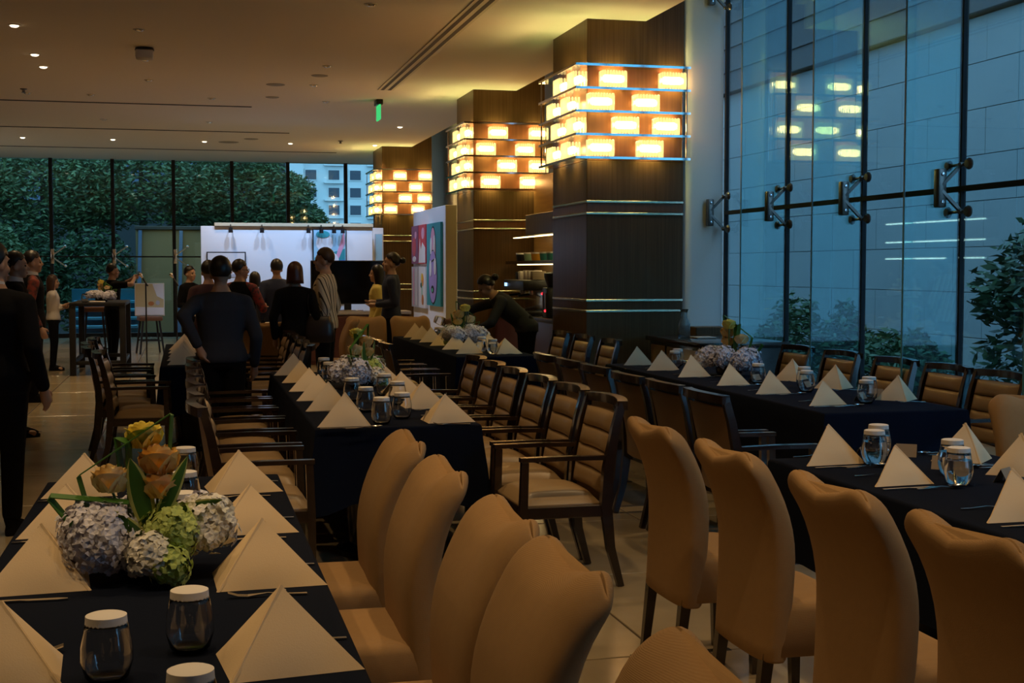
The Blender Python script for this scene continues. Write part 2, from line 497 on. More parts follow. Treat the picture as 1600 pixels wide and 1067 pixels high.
# ---- wood-clad columns with their bands
def column(y0, y1, label):
    y0, y1 = y0 * K, y1 * K
    t = thing('wood_column', label, 'column', (4.105 * K, (y0 + y1) / 2, 0), 0)
    t['kind'] = 'structure'
    d = (y1 - y0) / 2; h = .465 * K
    MB().box(-h, h, -d, d, 0, 4.9).obj('core', 'slot_dark', t, smooth=0)
    zs = [(0, 1.19, 'column_veneer'), (1.215, 1.29, 'column_veneer'), (1.315, 2.10, 'column_veneer'), (2.125, 2.21, 'column_panel'), (2.235, 2.60, 'column_veneer'), (2.60, 3.5, 'column_panel'), (3.5, 4.6, 'column_veneer')]
    for z0, z1, m in zs:
        MB().rbox(-h - .012, h + .012, -d - .012, d + .012, (kz(z0) if z0 else 0) + .001, kz(z1) - .001, .004, 1).obj('veneer_panel', m, t, smooth=0)
    for z in (1.19, 1.29, 2.10, 2.21):
        MB().rbox(-h - .016, h + .016, -d - .016, d + .016, kz(z) + .002, kz(z) + .025, .003, 1).obj('metal_band', 'brushed_band', t, smooth=0)
    return t
column(11.9, 13.05, 'dark glossy wood column standing beside the big windows')
column(16.9, 17.95, 'dark glossy wood column between the coffee bar and the painted panel')
column(25.1, 26.3, 'dark glossy wood column behind the television')

# ---- crystal lights wrapped round each column: glass shelves carrying fluted crystal shades
def shade_mesh(w=.22, d=.13, h=.155):
    m = MB(); n = 8
    xs = [(-w / 2 + w * (i + .5) / n, -d) for i in range(n)]
    sd = [(s * w / 2, -d * (j + .5) / 4) for s in (-1, 1) for j in range(4)]
    r = w / n / 2 * .98
    for x, y in xs: m.lathe([(r * .5, 0), (r, .008), (r, h - .008), (r * .5, h)], 8, (x, y, 0))
    for x, y in sd: m.lathe([(r * .5, 0), (r, .008), (r, h - .008), (r * .5, h)], 6, (x, y, 0))
    return m.mesh('crystal_shade', 'crystal', 50)
SHADE = shade_mesh()
BULB = MB().capsule((-.075, -.065, .085), (.075, -.065, .085), .036, .036, 8).mesh('bulb', 'bulb_warm', 180)
def column_light(y0, y1, label, front, side):
    t = thing('column_light', label, 'lamp', (3.64 * K, y0 * K, kz(2.62)), 0)   # origin: front corner of the column
    t.scale = (K, K, K)
    D = y1 - y0; Wd = .95; p = .16
    for r in range(5):
        z = r * .211
        m = MB()
        m.box(-p, Wd, -p, 0, z - .012, z + .006)
        m.box(-p, 0, 0, D, z - .012, z + .006)
        m.obj('glass_shelf', 'shelf_glass', t, smooth=0)
        m = MB()
        m.box(-p - .004, Wd, -p - .006, -p, z - .014, z + .008)
        m.box(-p - .006, -p, -p, D, z - .014, z + .008)
        m.obj('shelf_rail', 'chrome', t, smooth=0)
    for x, y in ((Wd - .03, -p + .02), (Wd - .03, -.03), (-p + .02, D - .02)):
        MB().tube([(x, y, -.01), (x, y, .85)], .008, 8).obj('rod', 'chrome', t)
    for r in range(4):
        z = r * .211 + .012
        for x in front[3 - r]:
            s = link('crystal_shade', SHADE, t, (x, -.005, z)); link('bulb', BULB, s)
        for y in side[3 - r]:
            s = link('crystal_shade', SHADE, t, (-.005, y, z), (0, 0, -PI / 2)); link('bulb', BULB, s)
    return t
FR = [[.22, .80], [.10, .54], [.34, .74], [.10, .58]]
SD = [[.10, .58], [.32, .82], [.12, .66], [.30, .82]]
column_light(11.9, 13.05, 'tiers of glowing crystal shades on glass shelves round the column by the big windows', FR, SD)
column_light(16.9, 17.95, 'tiers of glowing crystal shades on glass shelves round the column by the coffee bar', [[.30, .84], [.14, .66], [.42, .84], [.2, .72]], SD)
column_light(25.1, 26.3, 'tiers of glowing crystal shades on glass shelves round the column behind the television', [[.32, .80], [.12, .62], [.42, .78], [.14, .66]], SD)

# ---- ceiling fittings
def downlight(x, y, lit, label):
    x, y = x * K, y * K
    t = thing('ceiling_downlight', label, 'downlight', (x, y, ZC), 0, 'recessed ceiling downlights')
    MB().lathe([(.045, -.006), (.062, -.006), (.066, 0.0), (.045, .0)], 16).obj('trim_ring', 'detector_cream', t)
    MB().lathe([(0, -.024), (.03, -.02), (.046, -.008), (.05, -.001), (0, -.001)], 14).obj('lens', 'downlight_glow' if lit else 'steel', t)
    lamp('SPOT', (x, y, ZC - .03), POWER_DOWN * (1.0 if lit or y > 18 else .45), SOFT_WARM, .04, (x, y, 0), 95, .8)
rows = {-1.54: [13.5, 15.27, 16.17], -.40: [13.45, 15.36, 17.0], 1.60: [11.7, 15.35, 16.98]}
nm = {-1.54: 'over the aisle', -.40: 'beside the detector', 1.60: 'over the central tables'}
for x, ys in rows.items():
    for i, y in enumerate(ys):
        downlight(x, y, x < -1, 'small %s recessed downlight %s, %s from the near end of its line' % ('bright' if x < -1 else 'dim', nm[x], ORD[i]))
for y, xs, lit, w in ((18.6, (-1.98, -1.18, .38, 1.92), False, 'just before the first dark ceiling slot'), (21.6, (-1.19, .40, 3.42), False, 'between the first two dark ceiling slots'), (24.9, (-2.74, -1.22, .37, 1.91, 3.47), True, 'past the second dark ceiling slot')):
    for i, x in enumerate(xs):
        downlight(x, y, lit or x > 3, 'small %s recessed downlight %s, %s from the aisle side' % ('bright' if lit or x > 3 else 'dim', w, ORD[i]))
for x in (-1.54, -.1, 1.6, 3.3):
    for y in (2.6, 5.0, 8.2):
        lamp('SPOT', (x, y, ZC - .03), POWER_DOWN * .85, SOFT_WARM, .05, (x, y, 0), 95, .8, 'unseen_downlight')
for x0, x1, y, w in ((-6, .95, 19.45, 'first and widest'), (-6, 1.75, 23.05, 'second'), (-6, 2.95, 26.7, 'third')):
    x1, y = x1 * K, y * K
    t = tag(MB().box(x0, x1, y - .04, y + .04, ZC - .007, ZC + .0005).obj('ceiling_slot', 'slot_dark', smooth=0), 'long thin dark slot across the cream ceiling, %s from the near end' % w, 'air slot', 'dark slots across the ceiling')
t = thing('slot_diffuser', 'pale linear air diffuser with two dark slots running along the ceiling', 'air vent', (2.79, 0, ZC))
MB().box(-.11, .11, 2, 18.9, -.010, .0).obj('diffuser_frame', 'slot_edge', t, smooth=0)
for x in (-.05, .05): MB().box(x - .024, x + .024, 2.02, 18.88, -.012, -.0095).obj('slot', 'slot_dark', t, smooth=0)
t = thing('smoke_detector', 'boxy cream detector hanging from the ceiling above the aisle', 'detector', (-.42, 16.0, ZC))
MB().lathe([(0, 0), (.10, 0), (.11, -.03), (0, -.03)], 20).obj('base', 'black_plastic', t)
MB().rbox(-.10, .10, -.10, .10, -.13, -.03, .02).obj('housing', 'detector_cream', t)
for i, (x, y, r) in enumerate(((1.13, 17.04, .13), (1.59, 16.13, .11), (1.17, 18.3, .1), (.8, 24.95, .2), (1.17, 24.24, .14))):
    x, y = x * K, y * K
    t = thing('ceiling_speaker', 'round grey flush speaker in the ceiling, %s from the central diffuser end' % ORD[i], 'speaker', (x, y, ZC), 0, 'round grey ceiling speakers')
    MB().lathe([(0, -.006), (r * .88, -.008), (r, -.004), (r, 0), (0, 0)], 24).obj('grille', 'disc_grey', t)
for i, (x, y) in enumerate(((-1.98, 18.2), (2.75, 24.2))):
    x, y = x * K, y * K
    t = thing('sprinkler', 'tiny dark sprinkler head under the ceiling, the %s one' % ['aisle side', 'column side'][i], 'sprinkler', (x, y, ZC), 0, 'ceiling sprinklers')
    MB().lathe([(0, 0), (.05, 0), (.045, -.012), (.02, -.02), (.02, -.05), (.035, -.055), (0, -.06)], 12).obj('head', 'bracket_steel', t)
t = thing('exit_sign', 'small green lit exit sign hanging edge-on from the ceiling', 'sign', (2.86, 20.1, ZC))
MB().rbox(-.05, .05, -.14, .14, -.08, 0, .01).obj('mount', 'black_plastic', t)
MB().box(-.012, .012, -.17, .17, -.30, -.08).obj('sign_plate', 'exit_green', t, smooth=0)
# ================================================================== OUTSIDE
structure(MB().box(-60, 60, -20, 320, -1.0, -.8).obj('ground_outside', 'ground', smooth=0))
fac = thing('stone_facade', 'tall pale stone-panelled building wall beyond the big windows', 'building', (16, 0, -.8))
MB().box(.03, 1.0, -6, 60, 0, 7.6).obj('backing', 'facade_joint', fac, smooth=0)
PW, PH = 2.2, .95
pan = MB().rbox(0, .045, -PW / 2 + .007, PW / 2 - .007, .007, PH - .007, .004, 1).mesh('stone_panel', 'facade_stone', 0)
for j in range(8):
    for i in range(16):
        link('stone_panel', pan, fac, (-.02 + rng.uniform(-.004, .004), 9 + PW * (i + (.5 if j % 2 else 0)), j * PH))
mb = MB()
for j in range(8):
    for i in list(range(-6, 0)) + list(range(16, 23)):
        y = 9 + PW * (i + (.5 if j % 2 else 0))
        mb.rbox(-.02, .03, y - PW / 2 + .007, y + PW / 2 - .007, j * PH + .012, (j + 1) * PH - .012, .008, 1)
o = mb.obj('outer_panels', 'facade_stone', fac, smooth=0); o['kind'] = 'stuff'

MB().rbox(-.25, 1.4, -6, 60, 7.62, 17, .02, 1).obj('upper_storey', 'facade_upper', fac, smooth=0)
for k in range(12): MB().rbox(-.30, -.25, -5.9, 59.9, 8.2 + .7 * k, 8.26 + .7 * k, .01, 1).obj('ledge', 'facade_upper', fac, smooth=0)

def leaf_cloud(blobs, n, size, seed):
    r = random.Random(seed); m = MB()
    tot = sum(b[3] * b[4] * b[5] for b in blobs) ** 1.0
    for b in blobs:
        k = int(n * b[3] * b[4] * b[5] / tot)
        for _ in range(k):
            d = Vector((r.gauss(0, 1), r.gauss(0, 1), r.gauss(0, 1))).normalized()
            rad = r.uniform(.55, 1.05)
            c = Vector((b[0] + d.x * b[3] * rad, b[1] + d.y * b[4] * rad, b[2] + d.z * b[5] * rad))
            s = size * r.uniform(.6, 1.3)
            u = Vector((r.uniform(-1, 1), r.uniform(-1, 1), r.uniform(-.6, .3))).normalized()
            v = u.cross(Vector((r.uniform(-1, 1), r.uniform(-1, 1), r.uniform(-1, 1)))).normalized()
            m.add([c - u * s, c + v * s * .35 + u * .1 * s, c + u * s, c - v * s * .35 + u * .1 * s], [(0, 1, 2, 3)])
    return m
def tree(name, label, cat, loc, blobs, n, size, seed, trunk, m='leaf_dark', group=None):
    t = thing(name, label, cat, loc, 0, group)
    me = leaf_cloud(blobs, n, size, seed).mesh('foliage', m, 0)
    link('foliage', me, t)['kind'] = 'stuff'
    w = MB()
    top = max(blobs, key=lambda b: b[2])
    w.tube([(0, 0, 0), (.05, .02, top[2] * .5), (top[0] * .6, top[1] * .6, top[2])], trunk, 8, [trunk, trunk * .8, trunk * .35])
    for b in blobs[:5]:
        w.tube([(.03, .01, b[2] * .45), (b[0] * .5, b[1] * .5, b[2] * .75), (b[0], b[1], b[2])], trunk * .4, 6, [trunk * .5, trunk * .35, trunk * .15])
    w.obj('trunk', 'bark', t)
    return t
tree('leafy_tree', 'dark leafy tree right outside the big windows', 'tree', (9.1, 12.6, -.8),
     [(0, 0, 2.2, .75, .9, .6), (-.1, .35, 1.4, .5, .6, .35), (.1, -.5, 2.7, .7, .8, .5), (.3, -.9, 1.6, .7, .8, .6), (-.15, .55, 2.05, .45, .45, .3), (.2, -.3, 3.2, .5, .6, .4)], 5200, .085, 3, .07)
for i, (y, x, w, h) in enumerate(((26.2, 12.2, .8, 1.0), (24.8, 12.0, .75, 1.55), (22.7, 12.0, .55, 1.45), (21.4, 12.1, .8, 1.05), (20.2, 12.0, .6, 1.1))):
    tree('shrub', 'dusky green shrub at the foot of the stone wall, %s along from the pale pier' % ORD[i], 'shrub', (x, y, -.8),
         [(0, 0, h * .55, w, w, h * .5), (.1, .2, h * .95, w * .6, w * .6, h * .3)], 1600, .09, 10 + i, .03, 'leaf_dark', 'shrubs along the stone wall')

for i, (x, y, z, w, h) in enumerate(((-6.4, 36, 3.9, 2.2, 1.0), (-3.6, 37, 3.6, 2.2, 1.35), (-1.1, 36.5, 3.9, 2.0, 1.15), (1.5, 37.5, 3.6, 1.7, 1.1), (2.9, 40, 2.9, 1.2, .7), (-5.2, 33.5, 2.2, 1.3, .7))):
    x, y, z, w, h = x * K, y + 3.4, (z - 1.6) * K + 1.6, w * K, h * K
    tree('garden_tree', 'green tree with feathery leaves outside the far windows, %s' % ['largest at the aisle end', 'wide crown over the bar table', 'crown above the easel', 'behind the white art wall', 'low crown before the pale apartment block', 'lower one under the big crown'][i], 'tree', (x, y, -.8),
         [(0, 0, z + .8, w, w * .7, h), (-w * .6, 0, z + .3, w * .6, w * .5, h * .6), (w * .6, .3, z + .5, w * .6, w * .5, h * .6), (0, .2, z + 1.9, w * .7, w * .6, h * .7)], 16000, .085, 30 + i, .14, 'leaf_far', 'trees outside the far windows')
o = leaf_cloud([(-7.0, 38.6, 1.2, 1.6, .8, 1.5), (-4.6, 38.4, 1.3, 1.5, .8, 1.6), (-2.5, 38.5, 1.2, 1.3, .8, 1.5), (-9.2, 38.6, 1.4, 1.5, .8, 1.6)], 22000, .10, 77).obj('dark_hedge', 'leaf_dark', smooth=0)
tag(o, 'dark hedge under the garden trees outside the far windows', 'hedge', kind='stuff')
t = thing('garden_pavilion', 'tan panelled garden pavilion lit warmly outside the far windows', 'pavilion', (-.55, 36.4, -.8))
MB().box(-.7, 1.45, 0, .3, 0, 3.5).obj('wall', 'terrace_tan', t, smooth=0)
for x in (-.62, .42): MB().bar([(x - .06, -.06, .2), (x + .04, -.06, 3.4)], .09, .09, (1, 0, 0)).obj('post', 'louver_blue', t, smooth=0)
MB().rbox(-.72, 1.47, -.08, .4, 3.42, 3.52, .02).obj('roof', 'bark', t, smooth=0)
lamp('SPOT', (-.2, 34.4, 3.0), 22, (1, .85, .5), .1, (-.3, 36.2, 1.6), 80, .8, 'garden_light')
t = thing('louvered_building', 'dark blue building with horizontal louvers behind the garden trees', 'building', (-10, 52, -.8))
MB().box(0, 13.8, 0, 3, 0, 12).obj('wall', 'wall_dusk', t, smooth=0)
for k in range(22): MB().rbox(.2, 12.3, -.14, 0, 4.9 + k * .32, 5.08 + k * .32, .01, 1).obj('louver', 'louver_blue', t, smooth=0)
t = thing('apartment_block', 'pale apartment block with rows of dark windows far beyond the glass', 'building', (12.5, 200, -.8))
MB().box(0, 26, 0, 12, 0, 32).obj('wall', 'apartment', t, smooth=0)
MB().box(1.8, 4.6, -1.5, 0, 0, 32).obj('stair_bay', 'apartment', t, smooth=0)
wfr = MB().box(-.95, .95, -.12, .02, -.85, .85).mesh('window', 'apartment', 0)
wpn = MB().box(-.8, .8, -.16, -.1, -.7, .7).mesh('pane', 'window_dark', 0)
led = MB().box(-1.5, 1.5, -.6, .02, -1.25, -1.05).mesh('balcony_slab', 'apartment', 0)
for f in range(10):
    for x in (1.0, 5.8, 9.2, 12.4, 15.6, 19.2, 22.4):
        w = link('window', wfr, t, (x, 0, 3.3 + f * 2.6)); link('pane', wpn, w)
        if x in (1.0, 9.2, 15.6): link('balcony_slab', led, t, (x, 0, 3.3 + f * 2.6))
t = thing('teal_stair', 'teal lit steps outside the far windows behind the bar table', 'stairs', (-2.2, 33.3, -.8))
MB().box(-.5, 1.1, .9, 1.1, 0, 1.9).obj('wall', 'teal_wall', t, smooth=0)
for k in range(6): MB().rbox(-.45, 1.05, .1 + k * .13, .9, .55 + k * .2, .62 + k * .2, .01, 1).obj('step', 'teal_light', t, smooth=0)
lamp('POINT', (-1.8, 33.0, 1.4), 5, (.35, .8, 1), .1, name='garden_light')

# ================================================================== TABLES
def tablecloth(x0, x1, y0, y1, top, hem, seed, label):
    r = random.Random(seed); m = MB()
    per = []
    nx, ny = 14, max(10, int((y1 - y0) / .12))
    for i in range(nx): per.append((x0 + (x1 - x0) * i / nx, y0))
    for i in range(ny): per.append((x1, y0 + (y1 - y0) * i / ny))
    for i in range(nx): per.append((x1 - (x1 - x0) * i / nx, y1))
    for i in range(ny): per.append((x0, y1 - (y1 - y0) * i / ny))
    cx, cy = (x0 + x1) / 2, (y0 + y1) / 2; hx, hy = (x1 - x0) / 2, (y1 - y0) / 2
    ph = [r.uniform(0, 6.28) for _ in range(4)]
    rings = []
    for z, o, wv in ((top, -.012, 0), (top - .003, -.003, 0), (top - .012, .002, 0), (top - .10, .006, .15), (top - .22, .010, .5), (top - .34, .013, .8), (hem, .016, 1)):
        ring = []
        for i, (x, y) in enumerate(per):
            nxv = -1 if x <= x0 + 1e-6 else (1 if x >= x1 - 1e-6 else 0); nyv = -1 if y <= y0 + 1e-6 else (1 if y >= y1 - 1e-6 else 0)
            dc = min(abs(x - x0), abs(x - x1)) + min(abs(y - y0), abs(y - y1))
            corner = max(0, 1 - dc / .22)
            w = wv * .008 * (math.sin(x * 17 + y * 13 + ph[0]) + .7 * math.sin(x * 31 + y * 23 + ph[1]))
            off = o + w + wv * .035 * corner
            zz = z - (wv ** 2) * .07 * corner if z == hem else z
            ring.append((x + nxv * off, y + nyv * off, zz))
        rings.append(ring)
    m.loft(rings, cap=False)
    n = len(per)
    m.f.append(tuple(range(n))[::-1])
    o = m.obj('tablecloth', 'navy_cloth', smooth=50)
    return tag(o, label, 'tablecloth')
def table(x0, x1, y0, y1, label, cloth, seed, hem=.36, pedestal=True):
    cx, cy = (x0 + x1) / 2, (y0 + y1) / 2
    t = thing('dining_table', label, 'table', (cx, cy, 0), 0)
    hx, hy = (x1 - x0) / 2 - .03, (y1 - y0) / 2 - .03
    MB().rbox(-hx, hx, -hy, hy, .715, .75, .006).obj('tabletop', 'dark_wood', t)
    n = max(2, round((y1 - y0) / 1.9))
    for k in range(n):
        y = -hy + .42 + (2 * hy - .84) * k / (n - 1)
        MB().lathe([(.0, .0), (.29, .0), (.29, .03), (.25, .045), (.22, .06), (.235, .3), (.21, .58), (.12, .62), (.12, .71), (0, .712)], 28, (0, y, .001)).obj('pedestal', 'vase_black', t)
    tablecloth(x0, x1, y0, y1, .76, hem, seed, cloth)
    return t
T1 = (-.54, .36, 1.5, 5.5); T2 = (.655, 1.545, 7.0, 10.86); T3 = (3.6, 4.54, 7.05, 11.2); T4 = (2.5, 3.3, 12.4, 16.4); T5 = (2.5, 3.54, 1.7, 5.42); T0 = (-.22, .46, 11.75, 15.3)
table(*T1, 'long dining table carrying the orange rose centrepiece, mostly under its cloth', 'navy cloth over the long table with the orange rose centrepiece', 1)
table(*T2, 'central long dining table on glossy black drum pedestals, mostly under its cloth', 'navy cloth over the central long table with glossy pedestal showing below', 2)
table(*T3, 'long dining table along the big windows, mostly under its cloth', 'navy cloth over the long table along the big windows', 3)
table(*T4, 'dining table in front of the coffee bar, mostly under its cloth', 'navy cloth over the table in front of the coffee bar', 4)
table(*T5, 'dining table set with filled water glasses, mostly under its cloth', 'navy cloth over the table with filled water glasses', 5)
table(*T0, 'long dining table beyond the man in grey shirt, mostly under its cloth', 'navy cloth over the table beyond the man in grey shirt', 6)

# ================================================================== CHAIRS
def make_armchair():
    t = thing('leather_armchair', '', 'chair')
    for s in (-1, 1):
        m = MB()
        m.bar([(s * .265, -.33, 0), (s * .265, -.275, .2), (s * .265, -.25, .42), (s * .265, -.26, .6), (s * .262, -.30, .80), (s * .258, -.335, .925)], [.036, .04, .042, .04, .036, .034], [.032, .042, .055, .05, .042, .038])
        m.obj('back_leg', 'dark_wood', t)
        m = MB()
        m.bar([(s * .262, .185, 0), (s * .262, .178, .4), (s * .262, .17, .645)], [.028, .036, .036], [.028, .04, .036])
        m.obj('front_leg', 'dark_wood', t)
        m = MB()
        m.bar([(s * .262, -.27, .655), (s * .264, -.05, .66), (s * .262, .195, .658)], [.036, .048, .042], .022)
        m.obj('armrest', 'dark_wood', t)
    m = MB()
    m.rbox(-.25, .25, -.25, -.22, .36, .42, .004, 1); m.rbox(-.25, .25, .165, .19, .36, .42, .004, 1)
    for s in (-1, 1): m.rbox(s * .262 - .014, s * .262 + .014, -.24, .18, .36, .42, .004, 1)
    m.obj('seat_rail', 'dark_wood', t)
    m = MB(); nu, nv = 12, 12; top = []; bot = []
    for j in range(nv + 1):
        for i in range(nu + 1):
            u, v = -1 + 2 * i / nu, -1 + 2 * j / nv
            e = (1 - abs(u) ** 6) * (1 - abs(v) ** 6)
            top.append((u * .244, -.025 + v * .205, .425 + .055 * max(e, 0) ** .5 + .02 * (1 - u * u) * (1 - v * v)))
    n = nu + 1
    m.add(top, [(j * n + i, j * n + i + 1, (j + 1) * n + i + 1, (j + 1) * n + i) for j in range(nv) for i in range(nu)])
    m.rbox(-.244, .244, -.23, .18, .405, .428, .004, 1)
    m.obj('seat', 'leather_tan', t, smooth=70)
    def yz(v): return (-.245 - .08 * v ** 1.3, .47 + v * .40)
    m = MB(); front = []; nu, nv = 8, 40
    for j in range(nv + 1):
        v = j / nv; y, z = yz(v)
        ch = abs(math.sin(v * 4 * PI)) ** .36
        for i in range(nu + 1):
            u = -1 + 2 * i / nu
            ed = max(0, 1 - abs(u) ** 8) ** .5
            front.append((u * .225, y + .012 + .028 * ch * ed - .02 * (1 - u * u), z))
    n = nu + 1
    m.add(front, [(j * n + i, j * n + i + 1, (j + 1) * n + i + 1, (j + 1) * n + i) for j in range(nv) for i in range(nu)])
    m.obj('back_cushion', 'leather_tan', t, smooth=60)
    m = MB(); nv = 10; bk = []
    for j in range(nv + 1):
        v = j / nv; y, z = yz(v)
        z = z if v > 0 else z - .07
        for i in range(nu + 1):
            u = -1 + 2 * i / nu
            bk.append((u * .243, y - .012 - .035 * (1 - u * u) * (.4 + .6 * math.sin(PI * min(1, v * .7 + .3))), z))
    m.add(bk, [(j * n + i, j * n + i + 1, (j + 1) * n + i + 1, (j + 1) * n + i) for j in range(nv) for i in range(nu)])
    m.obj('back_panel', 'leather_back', t, smooth=60)
    m = MB(); pts = []
    for i in range(9):
        u = -1 + 2 * i / 8
        pts.append((u * .275, -.335 - .05 * (1 - u * u), .915 + .006 * (1 - u * u)))
    m.bar(pts, .045, .052, (0, 0, 1))
    m.obj('top_rail', 'dark_wood', t, smooth=45)
    return t
def make_parson():
    t = thing('parson_chair', '', 'chair')
    for sx in (-1, 1):
        MB().bar([(sx * .195, -.235, 0), (sx * .195, -.20, .31)], [.03, .042], [.03, .042]).obj('leg', 'dark_wood', t)
        MB().bar([(sx * .205, .088, 0), (sx * .205, .083, .31)], [.03, .04], [.03, .04]).obj('leg', 'dark_wood', t)
    m = MB(); rings = []
    for z, k in ((.30, .97), (.305, 1.0), (.42, 1.0), (.455, .985), (.475, .95), (.485, .86), (.49, .6)):
        rg = []
        for a in range(28):
            an = 2 * PI * a / 28; c, s = math.cos(an), math.sin(an)
            e = .22
            rg.append((.245 * k * math.copysign(abs(c) ** e, c), -.048 + .166 * k * math.copysign(abs(s) ** e, s), z))
        rings.append(rg)
    m.loft(rings); m.obj('seat', 'fabric_tan', t, smooth=60)
    # back: closed section lofted upwards; the top flares backwards and dips in the middle
    m = MB(); rings = []; NS = 40
    lev = [(.283, .80), (.29, 1.0)] + [(.29 + .62 * i / 13, 1.0) for i in range(1, 14)] + [(.93, .97), (.948, .87), (.962, .70), (.972, .48), (.977, .25), (.978, .08)]
    for z, kt in lev:
        v = max(0, (z - .29) / .69)
        yc = -.19 + .02 * math.sin(PI * v) - .105 * max(0, (v - .45) / .55) ** 2.0
        w = .243 + .020 * v
        th = (.056 + .008 * math.sin(PI * v)) * kt
        ww = w * (1 - .05 * max(0, 1 - kt) ** 2)
        rg = []
        for a in range(NS):
            an = 2 * PI * a / NS; c, s = math.cos(an), math.sin(an)
            x = ww * math.copysign(abs(c) ** .45, c); y = th * math.copysign(abs(s) ** .7, s)
            u = min(1, abs(x) / w)
            ear = .05 * max(0, (v - .35) / .65) ** 2
            sm = u * u * (3 - 2 * u)
            cor = .07 * max(0, (v - .6) / .4) ** 1.5 * (max(0, u - .62) / .38) ** 2.4
            rg.append((x, yc + y + .012 * u * u, (z - ear * (1 - sm) - cor) * (1 + .025 * v)))
        rings.append(rg)
    m.loft(rings); m.obj('backrest', 'fabric_tan', t, smooth=180)
    return t
ARM = make_armchair(); PAR = make_parson(); used = set()
def chair(src, x, y, face, label, group, jig=1.0):
    rz = {'+x': -PI / 2, '-x': PI / 2, '-y': PI, '+y': 0}.get(face, face) if isinstance(face, str) else face
    rz += rng.uniform(-.03, .03) * jig; x += rng.uniform(-.012, .012) * jig
    if src.name not in used:
        used.add(src.name); src.location = (x, y, 0); src.rotation_euler = (0, 0, rz)
        tag(src, label, 'chair', group); return src
    return dup(src, (x, y, 0), rz, label, group)
TAN = 'beige scooped-back fabric chair, '
for i, y in enumerate((1.92, 2.72, 3.30, 4.10, 4.82)):
    chair(PAR, .512, y, '-x', TAN + '%s from near end beside the orange rose table' % ORD[i], 'fabric chairs beside the orange rose table', .6)
for i, y in enumerate((2.1, 2.82, 3.50, 4.28, 5.02)):
    chair(PAR, 2.09, y, '+x', TAN + '%s from near end of row at the water glass table' % ORD[i], 'fabric chairs at the water glass table', .6)
chair(PAR, 3.98, 5.38, PI * .93, 'beige fabric chair facing the water glass table at its far corner by the window', None)
chair(PAR, -1.10, 6.05, '-y', 'beige fabric chair standing in front of the large man in black suit', None)
chair(PAR, .86, 15.75, '+y', 'beige fabric chair with its back turned, beyond the man in grey shirt', None)
for i, (x, y, f) in enumerate(((1.74, 16.45, '-x'), (2.26, 16.85, '-y'), (2.84, 16.8, '-y'))):
    chair(PAR, x, y, f, 'beige fabric chair before the television, %s from the auburn haired woman' % ORD[i], None)
LEA = 'tan leather armchair with black frame, '
for i in range(6):
    chair(ARM, .40, 6.77 + .662 * i, '+x', LEA + '%s on aisle side of the central table' % ORD[i], 'armchairs on the aisle side of the central table')
for i in range(6):
    chair(ARM, 1.77, 6.58 + .642 * i, '-x', LEA + '%s on window side of the central table' % ORD[i], 'armchairs on the window side of the central table')
for i, y in enumerate((6.72, 7.36, 7.98, 8.72, 9.34, 9.96)):
    chair(ARM, 3.06, y, '+x', LEA + '%s on inner side of the window table' % ORD[i], 'armchairs with their backs to the central table')
for i, y in enumerate((7.55, 8.18, 8.86, 9.72, 10.5)):
    chair(ARM, 4.77, y, '-x', LEA + '%s along the big windows' % ORD[i], 'armchairs backing onto the big windows')
for i, y in enumerate((11.85, 12.5, 13.15)):
    chair(ARM, 2.08, y, '+x', LEA + '%s on aisle side of the coffee bar table' % ORD[i], 'armchairs on the aisle side of the bar table')
for i, y in enumerate((11.9, 12.75, 13.55)):
    chair(ARM, 3.54 + .0 * i, y, '-x', LEA + '%s on column side of the coffee bar table' % ORD[i], 'armchairs on the column side of the bar table')
for i, (x, y) in enumerate(((-.32, 11.12), (-.46, 11.80), (-.5, 12.46), (-.5, 13.3))):
    chair(ARM, x, y, '+x', LEA + '%s from near end beside the open aisle' % ORD[i], 'armchairs beside the open aisle')
for i in range(5):
    chair(ARM, .70, 11.75 + .62 * i, '-x', LEA + '%s in row before the auburn haired woman' % ORD[i], 'armchairs below the woman with the shoulder bag')
